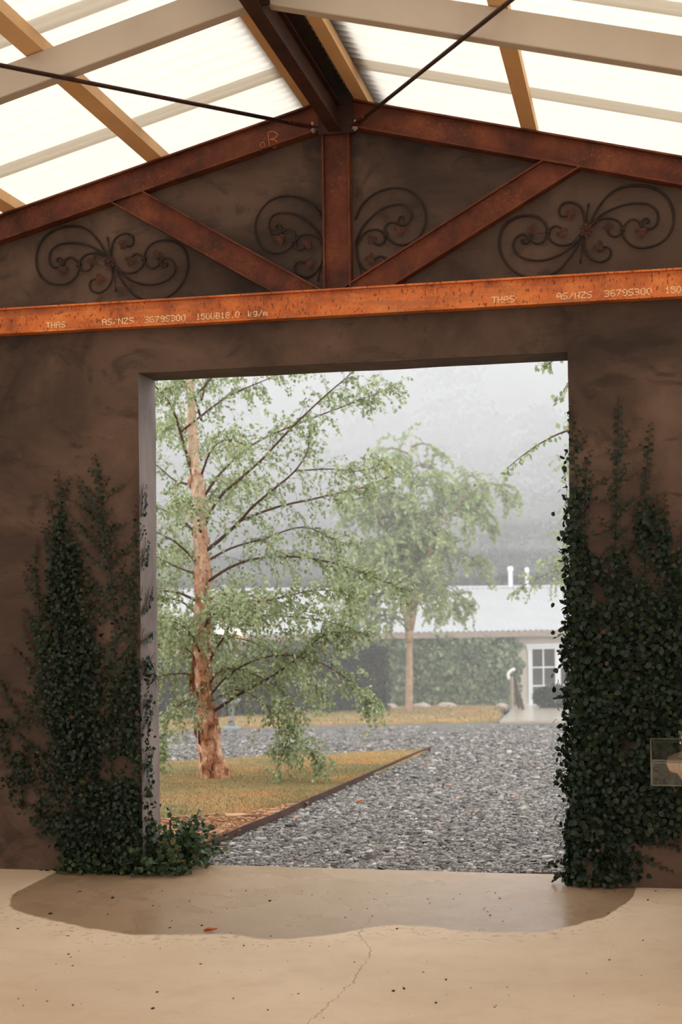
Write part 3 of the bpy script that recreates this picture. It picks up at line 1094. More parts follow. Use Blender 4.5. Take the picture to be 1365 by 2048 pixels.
def sample_grid(G, n, bias=1.0):
    nv, nu, _ = G.shape
    a = RNG.uniform(0, nv - 1.001, n)
    b = RNG.uniform(0, nu - 1.001, n)
    i, j = a.astype(int), b.astype(int)
    fa, fb = (a - i)[:, None], (b - j)[:, None]
    return (G[i, j] * (1 - fa) * (1 - fb) + G[i + 1, j] * fa * (1 - fb) + G[i, j + 1] * (1 - fa) * fb + G[i + 1, j + 1] * fa * fb)


# bark chips
P = sample_grid(MG, 9000)
P = P[P[:, 0] > -3.6]
n = len(P)
P[:, 2] += 0.008
s = RNG.lognormal(math.log(0.026), 0.35, n)
V, Fq = blobs(P, s * 1.7, s * 0.8, s * 0.25)
o = np_mesh('bark_chips', V, Fq, MAT_CHIP, kind='stuff')
tag(o, 'loose orange bark chips covering the mulch bed', 'bark chips')


def blades(P, h, w):
    n = len(P)
    a = RNG.uniform(0, 2 * math.pi, n)
    lean = RNG.normal(0, 0.6, (n, 2))
    side = np.stack([np.cos(a), np.sin(a), np.zeros(n)], -1) * w[:, None]
    tip = P + np.stack([lean[:, 0] * h, lean[:, 1] * h, h], -1)
    V = np.stack([P - side, P + side, tip], 1).reshape(-1, 3)
    return V, np.arange(3 * n).reshape(-1, 3)


P = sample_grid(LG, 95000)
P = P[(P[:, 0] > -7.0)]
n = len(P)
V, Ft = blades(P - np.array((0, 0, 0.005)), RNG.uniform(0.012, 0.032, n), np.full(n, 0.0028))
o = np_mesh('grass', V, Ft, MAT_GRASS, kind='stuff')
tag(o, 'short patchy grass blades on the lawn under the birch', 'grass')
P = sample_grid(FG, 22000)
P = P[P[:, 0] > -22]
n = len(P)
V, Ft = blades(P, RNG.uniform(0.03, 0.07, n), np.full(n, 0.012))
o = np_mesh('grass', V, Ft, MAT_GRASS, kind='stuff')
tag(o, 'short grass on the far strip of lawn by the building', 'grass')

# ------------------------------------------------------------------ leaves and branches
DIAMOND = np.array([(0, 0, 0), (0.45, 0.36, -0.06), (1, 0, -0.12), (0.45, -0.36, -0.06)])
LEAF4 = np.array([(0, 1, 2), (0, 2, 3)])
ROUND = np.array([(0.0, 0, 0.0), (0.12, 0.34, .05), (0.5, 0.46, .09), (0.86, 0.26, .04), (1.04, 0, -.06), (0.86, -0.26, .04), (0.5, -0.46, .09), (0.12, -0.34, .05), (0.5, 0, 0.0)])
LEAF8 = np.array([(8, i, (i + 1) % 8) for i in range(8)])


def leaf_geo(P, A, Nn, s, shape=DIAMOND, faces=LEAF4):
    """P positions, A leaf axis, Nn leaf normal, s lengths"""
    A = norm(A)
    B = norm(np.cross(Nn, A))
    Cc = np.cross(A, B)
    V = (P[:, None, :] + s[:, None, None] * (shape[None, :, 0, None] * A[:, None, :] + shape[None, :, 1, None] * B[:, None, :] + shape[None, :, 2, None] * Cc[:, None, :]))
    k = len(shape)
    Fc = (faces[None] + (np.arange(len(P)) * k)[:, None, None]).reshape(-1, faces.shape[1])
    return V.reshape(-1, 3), Fc


class Foliage:
    def __init__(self):
        self.P, self.A, self.N, self.s = [], [], [], []

    def add(self, p, a, n, s):
        self.P.append(p)
        self.A.append(a)
        self.N.append(n)
        self.s.append(s)

    def build(self, name, mat, parent, kind='stuff', shape=DIAMOND, faces=LEAF4):
        V, Fc = leaf_geo(np.array(self.P), np.array(self.A), np.array(self.N), np.array(self.s), shape, faces)
        return np_mesh(name, V, Fc, mat, parent, kind)


def rv(s=1.0):
    return np.array([random.gauss(0, s), random.gauss(0, s), random.gauss(0, s)])


def grow_twigs(mb, fo, pts, r0, n, length, leaf, droop, per, up=0.25, start=0.15, sub=True, spread=1.0):
    """leafy twigs leaving a branch polyline"""
    P = [np.array(p) for p in pts]
    m = len(P)
    for k in range(n):
        t = start + (1 - start) * (random.random() ** 0.8)
        f = t * (m - 1)
        i = min(int(f), m - 2)
        p = P[i] * (1 - (f - i)) + P[i + 1] * (f - i)
        along = norm(P[i + 1] - P[i])
        d = norm(along * 0.7 + rv(0.6 * spread) + np.array((0, 0, up)))
        L = length * random.uniform(0.5, 1.2) * (1.15 - 0.55 * t)
        q = [p]
        cur = p.copy()
        steps = 5
        for j in range(steps):
            d = norm(d + np.array((0, 0, -droop * (0.15 + 0.18 * j))) + rv(0.10))
            cur = cur + d * L / steps
            q.append(cur.copy())
        mb.tube(q, [r0 * (1 - 0.16 * j) for j in range(steps + 1)], 3, False)
        for j in range(per):
            g = 0.15 + 0.85 * (j + random.random()) / per
            ff = g * steps
            ii = min(int(ff), steps - 1)
            pp = q[ii] * (1 - (ff - ii)) + q[ii + 1] * (ff - ii)
            ax = norm(norm(q[ii + 1] - q[ii]) * 0.5 + rv(0.6) + np.array((0, 0, -0.35)))
            fo.add(pp + rv(0.012), ax, rv(1) + np.array((0, 0, 1.0)), leaf * random.uniform(0.65, 1.2))


# ------------------------------------------------------------------ the near birch
BD = 15.0
birch = thing('river_birch', 'birch with peeling pinkish bark standing on the near lawn', 'tree', ground(430, 1562))
trunk_px = [(431, 1572), (428, 1548), (419, 1490), (412, 1430), (406, 1340), (405, 1260), (405, 1180), (403, 1100), (399, 1030), (396, 985), (388, 920), (384, 850), (382, 790), (380, 740), (378, 640), (374, 500), (372, 340), (376, 200)]
trunk_r = [40, 30, 23, 19, 17, 17, 15.5, 14, 13, 12, 10.5, 9.5, 8.5, 8, 6.5, 5, 3, 1]
base_d = depth(ground(430, 1562))
BD = base_d
TP = [at_depth(x, y, BD) for x, y in trunk_px]
mb = MB()
PX = FPX / BD
sp_ = smooth_pts(TP, 4)
rr = np.interp(np.linspace(0, 1, len(sp_)), np.linspace(0, 1, len(trunk_r)), np.array(trunk_r) / PX)
mb.tube(sp_, list(rr), 14)
for i, v in enumerate(mb.v):
    ring = i // 14
    c0 = sp_[min(ring, len(sp_) - 1)]
    vv = np.array(v) - c0
    nz_ = mnoise.noise(Vector(v) * 9) * 0.16 + mnoise.noise(Vector(v) * 24) * 0.10
    mb.v[i] = tuple(c0 + vv * (1 + nz_ + (0.0)))
trunk = mb.build('trunk', MAT_BARK, birch, True)
# curls of peeling bark
pe = MB()
for k in range(150):
    i = random.randint(3, int(len(sp_) * 0.62))
    r = rr[i]
    a = random.uniform(0, 2 * math.pi)
    c0 = sp_[i] + (sp_[i + 1] - sp_[i]) * random.random()
    out = np.array((math.cos(a), math.sin(a), 0))
    tg = np.array((-math.sin(a), math.cos(a), 0))
    big_ = random.random() < 0.25
    h = random.uniform(0.02, 0.055) * (1.5 if big_ else 1)
    w = random.uniform(0.02, 0.05) * (1.4 if big_ else 1)
    lift = random.uniform(0.008, 0.030) * (1.6 if big_ else 1)
    p = c0 + out * r * 1.02
    vs = [p - UPV * h, p + UPV * h, p + tg * w * 0.6 + out * lift * 0.4 + UPV * h * 0.9, p + tg * w * 0.6 + out * lift * 0.4 - UPV * h * 0.8, p + tg * w * 0.8 + out * lift + UPV * h * 0.7, p + tg * w * 0.8 + out * lift - UPV * h * 0.7]
    pe.add(vs, [(0, 3, 2, 1), (3, 5, 4, 2)])
pe.build('peeling_bark', MAT_BARK, birch, kind='stuff')

BR = [  # pixel polyline, start radius px, depth drift in metres at the tip
    ([(388, 960), (361, 865), (342, 810), (313, 775), (285, 740)], 5.0, -0.6),
    ([(361, 865), (397, 836), (455, 794), (526, 762), (590, 738)], 3.2, -0.9),
    ([(404, 1000), (442, 946), (506, 889), (590, 850), (687, 813), (745, 790), (800, 772)], 4.0, 0.7),
    ([(404, 1065), (435, 1000), (480, 958), (526, 917), (584, 855), (648, 794), (700, 749), (745, 700)], 4.6, -0.8),
    ([(404, 1108), (442, 1078), (480, 1042), (506, 1013), (548, 978), (590, 942), (616, 900), (619, 849)], 5.2, -0.4),
    ([(480, 1042), (551, 1015), (622, 999), (687, 984), (740, 971), (800, 944)], 3.6, 0.5),
    ([(590, 942), (660, 938), (720, 942), (770, 925)], 2.2, -0.9),
    ([(405, 1128), (461, 1097), (526, 1078), (606, 1054), (664, 1078), (706, 1091)], 3.2, 0.6),
    ([(403, 1172), (458, 1136), (510, 1118), (574, 1113), (655, 1123), (740, 1152), (828, 1186)], 4.0, -0.7),
    ([(410, 1338), (445, 1279), (477, 1235), (560, 1232), (640, 1240), (700, 1255)], 3.6, -0.5),
    ([(414, 1432), (480, 1388), (538, 1356), (590, 1321), (622, 1292), (658, 1268), (740, 1264)], 4.4, -0.6),
    ([(412, 1400), (470, 1340), (560, 1310), (650, 1330), (720, 1380), (742, 1410)], 3.2, -1.2),
    ([(402, 1080), (361, 1036), (316, 1016), (260, 1000)], 4.2, 0.4),
    ([(402, 1130), (358, 1090), (332, 1074), (280, 1050)], 3.6, -0.5),
    ([(402, 1150), (358, 1136), (316, 1115), (250, 1090)], 3.6, 0.7),
    ([(400, 1205), (358, 1186), (316, 1181), (240, 1178)], 4.2, -0.2),
    ([(400, 1235), (361, 1202), (316, 1198), (250, 1205)], 3.4, 0.8),
    ([(400, 1280), (350, 1256), (320, 1253), (250, 1262)], 3.2, -0.7),
    ([(402, 1355), (364, 1347), (320, 1353), (260, 1372)], 3.6, 0.2),
    ([(402, 1330), (370, 1295), (330, 1290), (270, 1300)], 3.0, 0.9),
    ([(392, 970), (352, 962), (313, 930), (270, 900)], 3.4, 0.6),
    ([(384, 800), (420, 760), (470, 700), (540, 650)], 3.4, 0.3),
    ([(383, 780), (350, 740), (320, 690), (280, 650)], 3.0, -0.3),
    ([(380, 740), (430, 660), (520, 570), (640, 510)], 3.4, -0.6),
    ([(379, 680), (330, 600), (270, 520), (200, 480)], 3.2, 0.5),
    ([(376, 560), (420, 470), (500, 390), (560, 350)], 2.6, 0.4),
    ([(374, 480), (330, 400), (280, 330), (250, 300)], 2.4, -0.4),
    ([(410, 1380), (445, 1340), (500, 1345), (560, 1380), (590, 1430), (575, 1480), (560, 1528)], 2.2, -0.9),
    ([(412, 1410), (470, 1380), (520, 1400), (560, 1440), (600, 1480), (640, 1530)], 2.0, -1.0),
    ([(408, 1420), (380, 1400), (350, 1420), (330, 1460), (322, 1510)], 2.4, -1.4),
    ([(405, 1300), (430, 1270), (520, 1290), (600, 1345), (660, 1400)], 2.6, 1.1),
    ([(405, 1220), (440, 1190), (520, 1195), (620, 1225), (720, 1220)], 2.6, 1.2),
    ([(405, 1250), (450, 1215), (540, 1200), (640, 1180), (750, 1190)], 2.6, -1.3)]
# boughs towards and away from the doorway so that the crown is round
for (y, dr, xx) in [(1250, -2.0, 60), (1150, 2.2, -40), (1050, -2.0, -30), (1010, 2.2, 70), (930, -1.8, 50), (900, 2.0, -50), (820, -1.4, -40), (780, 1.8, 40), (1330, 1.8, -60), (1380, 2.0, 60), (1290, -1.9, -70), (690, -1.2, 60), (620, 1.2, -40)]:
    BR.append(([(403, y + 20), (403 + xx * 0.4, y - 30), (403 + xx, y - 50), (403 + xx * 1.8, y - 40)], 3.4, dr))
bm_br, bm_tw, fo = MB(), MB(), Foliage()
for pts, r0, dr in BR:
    n = len(pts)
    P = []
    for i, (x, y) in enumerate(pts):
        P.append(at_depth(x, y, BD + dr * (i / (n - 1)) ** 1.1))
    P = smooth_pts(P, 4)
    m = len(P)
    bm_br.tube(P, [max(0.003, 0.78 * r0 / PX * (1 - 0.8 * i / (m - 1))) for i in range(m)], 6)
    L = sum(np.linalg.norm(P[i + 1] - P[i]) for i in range(m - 1))
    ymean = pts[-1][1]
    dense = 1.0 if ymean > 1120 else 0.72
    nt = int(L * 40 * dense)
    grow_twigs(bm_tw, fo, P, 0.0024, nt, 0.46, 0.046, 0.7, 15 if dense == 1 else 13, start=0.08)
bm_br.build('branches', MAT_TWIG, birch, True)
bm_tw.build('twigs', MAT_TWIG, birch, kind='stuff')
fo.build('foliage', MAT_BIRCHLEAF, birch)

# ------------------------------------------------------------------ generic trees


def far_tree(name, label, base, stems, boughs_n, bough_len, leaf, leafmat, barkmat, r0, twig_n, droop, per=7, group=None, twig_len=0.9, zlo=0.3):
    t = thing(name, label, 'tree', base, group)
    mbt, mbb, fo = MB(), MB(), Foliage()
    for st in stems:
        P = smooth_pts(st, 4)
        m = len(P)
        mbt.tube(P, [max(0.012, r0 * (1 - 0.85 * i / (m - 1))) for i in range(m)], 8)
        for k in range(boughs_n):
            f = zlo + (0.98 - zlo) * (k + random.random()) / boughs_n
            i = int(f * (m - 1))
            a = random.uniform(0, 2 * math.pi)
            L = bough_len * (1.15 - 0.75 * f) * random.uniform(0.7, 1.15)
            d = norm(np.array((math.cos(a), math.sin(a), random.uniform(0.35, 0.9))))
            cur = P[i].copy()
            q = [cur.copy()]
            for j in range(6):
                d = norm(d + np.array((0, 0, -0.16 - droop * 0.10 * j)) + rv(0.08))
                cur = cur + d * L / 6
                q.append(cur.copy())
            mbb.tube(q, [r0 * 0.28 * (1 - 0.14 * j) for j in range(7)], 4)
            grow_twigs(mbb, fo, q, r0 * 0.05 + 0.004, int(twig_n * L), twig_len, leaf, droop, per, start=0.2)
    mbt.build('trunk', barkmat, t, True)
    mbb.build('branches', MAT_FARTWIG, t, True)
    fo.build('foliage', leafmat, t)
    return t


b2 = ground(818, 1427)
D2 = depth(b2)
q = lambda x, y, dd=0.0: at_depth(x, y, D2 + dd)
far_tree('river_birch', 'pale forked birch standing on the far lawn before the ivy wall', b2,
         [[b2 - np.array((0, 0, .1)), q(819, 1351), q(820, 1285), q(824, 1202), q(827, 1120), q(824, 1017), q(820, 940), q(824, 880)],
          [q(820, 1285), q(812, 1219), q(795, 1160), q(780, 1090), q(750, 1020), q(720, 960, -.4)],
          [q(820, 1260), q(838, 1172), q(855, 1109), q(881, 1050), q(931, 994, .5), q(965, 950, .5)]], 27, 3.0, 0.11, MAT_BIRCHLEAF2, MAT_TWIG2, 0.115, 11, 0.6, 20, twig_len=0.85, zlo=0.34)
b3 = ground(1240, 1440)
D3 = depth(b3)
q = lambda x, y, dd=0.0: at_depth(x, y, D3 + dd)
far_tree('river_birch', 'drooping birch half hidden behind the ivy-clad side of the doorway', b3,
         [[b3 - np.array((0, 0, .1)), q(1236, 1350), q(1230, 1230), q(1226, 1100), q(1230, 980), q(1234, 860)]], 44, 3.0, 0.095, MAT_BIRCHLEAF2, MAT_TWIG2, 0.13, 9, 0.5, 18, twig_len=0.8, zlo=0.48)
# near tree beyond the right jamb: one sprig reaches into view
b4 = ground(1420, 1590)
D4 = depth(b4)
t4 = thing('river_birch', 'birch whose thin leafy sprig reaches past the ivy-clad jamb into the doorway', 'tree', b4)
q = lambda x, y, dd=0.0: at_depth(x, y, D4 + dd)
P = smooth_pts([b4 - np.array((0, 0, .1)), q(1418, 1400), q(1412, 1150), q(1408, 900), q(1400, 650), q(1396, 420)], 5)
MB().tube(P, [0.13 * (1 - 0.8 * i / (len(P) - 1)) for i in range(len(P))], 10).build('trunk', MAT_BARK, t4, True)
mbb, fo = MB(), Foliage()
for pts, dr, nt in (([(1410, 1000), (1330, 900), (1230, 860), (1145, 860), (1090, 882), (1045, 912), (1013, 938)], 0.0, 3), ([(1405, 900), (1300, 800), (1220, 755), (1150, 755), (1118, 800)], 0.2, 3),
                    ([(1400, 760), (1300, 690), (1200, 670), (1110, 720), (1085, 735)], -0.2, 5), ([(1410, 980), (1330, 900), (1200, 830), (1135, 852)], 0.3, 3), ([(1405, 850), (1480, 740), (1560, 690)], 0.5, 14), ([(1405, 950), (1490, 880), (1600, 860)], -0.5, 14),
                    ([(1402, 700), (1450, 560), (1520, 470)], 0.5, 12), ([(1400, 640), (1350, 520), (1270, 440)], 0.4, 12)):
    n = len(pts)
    Q = smooth_pts([q(x, y, dr * i / (n - 1)) for i, (x, y) in enumerate(pts)], 5)
    m = len(Q)
    mbb.tube(Q, [0.016 * (1 - 0.85 * i / (m - 1)) for i in range(m)], 5)
    grow_twigs(mbb, fo, Q, 0.0025, nt, 0.20, 0.062, 0.7, 5, start=0.45)
    for i in range(int(m * 0.45), m):
        for k in range(2):
            fo.add(Q[i] + rv(0.015), norm(rv(0.5) + np.array((0, 0, -0.8))), rv(1), random.uniform(0.045, 0.07))
mbb.build('branches', MAT_TWIG, t4, True)
fo.build('foliage', MAT_BIRCHLEAF, t4)


# ------------------------------------------------------------------ woods on the hill
def wood_tree(x, dd, top_y, wpx, label):
    p = at_depth(x, 1300, dd)
    base = np.array((p[0], p[1], gz(dd)))
    top = at_depth(x, top_y, dd)
    H = top[2] - base[2]
    Wd = wpx * dd / FPX
    t = thing('forest_tree', label, 'tree', base, 'misty trees on the hill behind the building')
    MB().tube([base - np.array((0, 0, .3)), base + np.array((0.1, 0, H * 0.4)), base + np.array((0, 0.1, H * 0.85))], [0.32, 0.24, 0.06], 8).build('trunk', MAT_DKBARK, t, True)
    P, A, Nn, s = [], [], [], []
    lumps = []
    for k in range(46):
        f = random.uniform(0.16, 1.0)
        rad = Wd * 0.5 * (1.0 - 0.75 * max(0, f - 0.45) / 0.55) * math.sqrt(random.random()) * (0.55 + 0.45 * min(1, f / 0.3))
        a = random.uniform(0, 2 * math.pi)
        lumps.append((base + np.array((math.cos(a) * rad, math.sin(a) * rad, f * H * 0.97)), Wd * random.uniform(0.11, 0.2)))
    for c, r in lumps:
        n = 85
        v = norm(RNG.normal(size=(n, 3)))
        v[:, 2] = np.abs(v[:, 2]) * 0.9 - 0.25
        P.append(c + v * r * RNG.uniform(0.75, 1.05, (n, 1)))
        A.append(RNG.normal(size=(n, 3)) + np.array((0, 0, -0.4)))
        Nn.append(v + RNG.normal(0, 0.5, (n, 3)))
        s.append(RNG.uniform(0.25, 0.5, n) * (0.6 + Wd * 0.06))
    V, Fc = leaf_geo(np.concatenate(P), np.concatenate(A), np.concatenate(Nn), np.concatenate(s))
    np_mesh('foliage', V, Fc, MAT_FOREST, t, 'stuff')


WOODS = [(1120, 66, 800, 300, 'tall misty tree on the hill, tallest above the twin flues'), (930, 70, 720, 330, 'broad misty tree on the hill behind the pale forked birch'), (1010, 64, 960, 210, 'low misty tree on the hill just left of the twin flues'),
         (760, 72, 790, 320, 'misty tree on the hill showing through the near birch branches'), (590, 68, 860, 300, 'misty tree on the hill showing behind the near birch'), (430, 70, 760, 320, 'misty tree on the hill directly behind the peeling trunk'),
         (280, 68, 800, 320, 'misty tree on the hill behind the plaster jamb'), (1240, 70, 700, 330, 'misty tree on the hill behind the ivy-clad pier'),
         (850, 92, 600, 360, 'faint tree far up the hill in the thickest mist'), (640, 94, 640, 360, 'faint tree far up the hill over the near birch'), (1060, 96, 620, 360, 'faint tree far up the hill over the flues'), (480, 95, 620, 380, 'faint tree far up the hill beyond the peeling trunk'), (1220, 95, 600, 360, 'faint tree far up the hill beyond the ivy-clad pier'), (320, 95, 640, 360, 'faint tree far up the hill beyond the plaster jamb')]
for w in WOODS:
    wood_tree(*w)

# ------------------------------------------------------------------ white building
BDIST = 47.5
beta = math.radians(10)
e1 = RGT * math.cos(beta) + FWD * math.sin(beta)
e2 = FWD * math.cos(beta) - RGT * math.sin(beta)
F0 = at_depth(1060, 1415, BDIST)
ZB = F0[2]


def fac(x, y, out=0.0):
    """pixel to facade coordinates: (along, z)"""
    p = on_plane(x, y, F0 - e2 * out, e2)
    return float(np.dot(p - F0, e1)), float(p[2])


def bp(a, o, z):
    """facade coordinates to world: a along, o outwards, z up"""
    return F0 + e1 * a - e2 * o + UPV * (z - F0[2])


def bbox_(mb, a0, a1, o0, o1, z0, z1):
    mb.obox(bp((a0 + a1) / 2, (o0 + o1) / 2, (z0 + z1) / 2), (e1, e2, UPV), (abs(a1 - a0) / 2, abs(o1 - o0) / 2, abs(z1 - z0) / 2))
    return mb


aL, aR = fac(330, 1300)[0], fac(1400, 1300)[0]
zE = fac(1080, 1262)[1]
zR = zE + 1.42
RUN = 5.2
bld = thing('white_building', 'low cream building with pale corrugated roof behind the far lawn', 'building', (F0[0], F0[1], ZB))
w0, w1 = fac(1056.5, 1350)[0], fac(1121.5, 1350)[0]
w2 = w1 + (w1 - w0) - 0.19
hz, sz_ = fac(1080, 1298)[1], fac(1080, 1409.5)[1]
mb = MB()
bbox_(mb, aL, w0, -0.2, 0, ZB - 0.8, zE)
bbox_(mb, w2, aR, -0.2, 0, ZB - 0.8, zE)
bbox_(mb, w0, w2, -0.2, 0, hz, zE)
bbox_(mb, w0, w2, -0.2, 0, ZB - 0.8, sz_)
bbox_(mb, aL, aR, -RUN * 2, -RUN * 2 - 0.2, ZB - 0.8, zE)
for a in (aL, aR):
    mb.prism([bp(a, -0.2, ZB - 0.8), bp(a, -RUN * 2, ZB - 0.8), bp(a, -RUN * 2, zE), bp(a, -RUN, zR - 0.05), bp(a, -0.2, zE)], e1 * 0.2)
mb.build('wall', MAT_RENDER, bld)
# corrugated roof, one mesh per slope with real ribs
for sgn, nm in ((1, 0), (-1, 1)):
    rib = 0.19
    n = int((aR - aL + 0.8) / (rib / 4))
    V, Fc = [], []
    for i in range(n + 1):
        a = aL - 0.4 + i * rib / 4
        dz = (0, 0.032, 0.032, 0)[i % 4]
        if sgn > 0:
            V += [bp(a, 0.40, zE + 0.02 + dz), bp(a, -RUN, zR + 0.10 + dz)]
        else:
            V += [bp(a, -RUN, zR + 0.10 + dz), bp(a, -2 * RUN - 0.4, zE + dz)]
        if i < n:
            Fc.append((2 * i, 2 * i + 2, 2 * i + 3, 2 * i + 1))
    np_mesh('roof', np.array(V), np.array(Fc), MAT_ROOFW, bld)
mb = MB()
bbox_(mb, aL - 0.4, aR + 0.4, 0.41, 0.30, zE - 0.17, zE + 0.02)
mb.build('fascia', MAT_FASCIA, bld)
mb = MB()
bbox_(mb, aL - 0.4, aR + 0.4, 0.30, 0.0, zE - 0.05, zE - 0.02)
mb.build('soffit', MAT_FASCIA, bld)
mb = MB()
mb.prism([bp(aL - .4, -RUN + 0.2, zR + 0.08), bp(aL - .4, -RUN, zR + 0.17), bp(aL - .4, -RUN - 0.2, zR + 0.08)], e1 * (aR - aL + .8))
mb.build('ridge_cap', MAT_ROOFW, bld)
for x, y0, wpx, nm in ((1022, 1147, 9, 0), (1055, 1149, 7, 1)):
    p = on_plane(x, 1178, F0 + e2 * RUN, e2)
    tp = on_plane(x, y0, F0 + e2 * RUN, e2)
    r = wpx * (BDIST + RUN) / FPX / 2
    h = tp[2] - (zR - 0.1)
    f = MB().lathe([(r, -0.1), (r, h), (r * 1.35, h), (r * 1.35, h + 0.10), (r * 0.9, h + 0.16)], (p[0], p[1], zR - 0.0), 14).build('flue', MAT_WHITE, bld)
p = on_plane(815, 1178, F0 + e2 * (RUN - 0.4), e2)
MB().lathe([(0.16, -0.3), (0.16, 0.22), (0.30, 0.26), (0.36, 0.40), (0.30, 0.55), (0.1, 0.62)], (p[0], p[1], zR), 14).build('roof_vent', MAT_WHITE, bld)

# window beside the ivy: two sashes of six panes, parts of the building's frontage
win = bpy.data.objects.new('window_1', None)
COL.objects.link(win)
win.location = tuple(bp((w0 + w2) / 2, 0, sz_))
win['kind'] = 'structure'
tag(win, 'white framed window with six panes in each sash, behind the round shrub', 'window')
mb = MB()
bbox_(mb, w0 - 0.11, w2 + 0.11, 0.12, 0.0, hz + 0.10, hz + 0.18)
bbox_(mb, w0 - 0.06, w2 + 0.06, 0.08, 0.0, hz, hz + 0.10)
mb.build('head_moulding', MAT_WHITE, win)
mb = MB()
bbox_(mb, w0 - 0.10, w2 + 0.10, 0.14, -0.05, sz_ - 0.06, sz_ + 0.02)
mb.build('window_sill', MAT_WHITE, win)
wm = w1 - 0.10
tz = 0.05
for a0, a1 in ((w0, w0 + 0.15), (w1 - 0.19, w1), (w2 - 0.15, w2)):
    mb = MB()
    bbox_(mb, a0, a1, 0.05, -0.10, sz_, hz)
    mb.build('window_frame', MAT_WHITE, win)
for a0, a1 in ((w0 + 0.15, w1 - 0.19), (w1, w2 - 0.15)):
    am = (a0 + a1) / 2
    zs = [sz_ + 0.02, sz_ + 0.02 + (hz - sz_ - 0.02) / 3, sz_ + 0.02 + 2 * (hz - sz_ - 0.02) / 3, hz]
    mb = MB()
    bbox_(mb, am - 0.024, am + 0.024, 0.0, -0.05, sz_, hz)
    for z in zs[1:3]:
        bbox_(mb, a0, a1, 0.001, -0.049, z - 0.024, z + 0.024)
    mb.build('glazing_bar', MAT_WHITE, win)
    for i in range(3):
        for b0, b1 in ((a0, am), (am, a1)):
            mb = MB()
            bbox_(mb, b0, b1, -0.03, -0.04, zs[i], zs[i + 1])
            mb.build('pane', MAT_PANE, win)

# eave lamps glowing behind the near birch
for x, lab in ((441, 'warm glowing eave lamp nearer the peeling trunk'), (476, 'warm glowing eave lamp farther from the peeling trunk')):
    a, z = fac(x, 1263, 0.42)
    t = thing('eave_lamp', lab, 'lamp', bp(a, 0.45, z), 'lamps along the eave')
    c = bp(a, 0.48, z)
    MB().lathe([(0.01, -0.11), (0.07, -0.07), (0.09, 0), (0.07, 0.06), (0.03, 0.09)], c, 12).build('bulb', MAT_LAMP, t, True)
    MB().lathe([(0.04, 0.08), (0.05, 0.14), (0.02, 0.16)], c, 10).build('lamp_holder', MAT_FASCIA, t)

# apron slab
A = [ground(1000, 1447), ground(1420, 1441), ground(1420, 1411), ground(1030, 1414)]
mb = MB()
mb.prism([p + np.array((0, 0, 0.05)) for p in A], (0, 0, -0.2))
ap = mb.build('paving_slab', MAT_APRON, kind='structure')
tag(ap, 'pale wet concrete apron in front of the white framed window', 'paving')

# ivy over the frontage
ivy = thing('wall_ivy', 'thick climbing ivy covering the frontage left of the white framed window', 'ivy', bp(fac(900, 1400)[0], 0.2, ZB))
ia0, ia1 = fac(500, 1350)[0], fac(1046, 1350)[0]
n = 15000
a = RNG.uniform(ia0, ia1, n)
zz = RNG.uniform(0, 1, n)
hmax = zE - 0.02 - ZB
P, A_, N_, S_ = [], [], [], []
for i in range(n):
    ax = a[i]
    top = hmax * (1.0 if ax < ia1 - 0.5 else 1.0 - 0.25 * (ax - ia1 + 0.5)) + 0.15 * mnoise.noise(Vector((ax * 1.5, 0, 0)))
    z = -0.25 + (top + 0.25) * zz[i]
    lump = 0.28 + 0.24 * mnoise.noise(Vector((ax * 0.9, z * 0.9, 2))) + 0.12 * mnoise.noise(Vector((ax * 2.5, z * 2.5, 5)))
    side = max(0.0, (ax - ia1 + 0.35) / 0.35)
    if side > 0 and mnoise.noise(Vector((0, z * 3, 8))) * 0.6 + 0.5 < side:
        continue
    P.append(bp(ax, lump + random.gauss(0, 0.05), ZB + z))
    A_.append(np.array((0, 0, -1.0)) + rv(0.5))
    N_.append(-e2 + rv(0.5) + np.array((0, 0, 0.4)))
    S_.append(random.uniform(0.09, 0.17))
V, Fc = leaf_geo(np.array(P), np.array(A_), np.array(N_), np.array(S_), ROUND, LEAF8)
np_mesh('foliage', V, Fc, MAT_IVY, ivy, 'stuff')
V, Fc = [], []
na, nzv = 60, 14
for j in range(nzv):
    for i in range(na):
        ax = ia0 + (ia1 - 0.3 - ia0) * i / (na - 1)
        z = -0.5 + (hmax + 0.35) * j / (nzv - 1)
        V.append(bp(ax, max(0.02, 0.16 + 0.2 * mnoise.noise(Vector((ax * 0.9, z * 0.9, 2)))), ZB + z))
Fc = [(j * na + i, j * na + i + 1, (j + 1) * na + i + 1, (j + 1) * na + i) for j in range(nzv - 1) for i in range(na - 1)]
np_mesh('stem_mat', np.array(V), np.array(Fc), MAT_HEDGECORE, ivy, smooth=True)


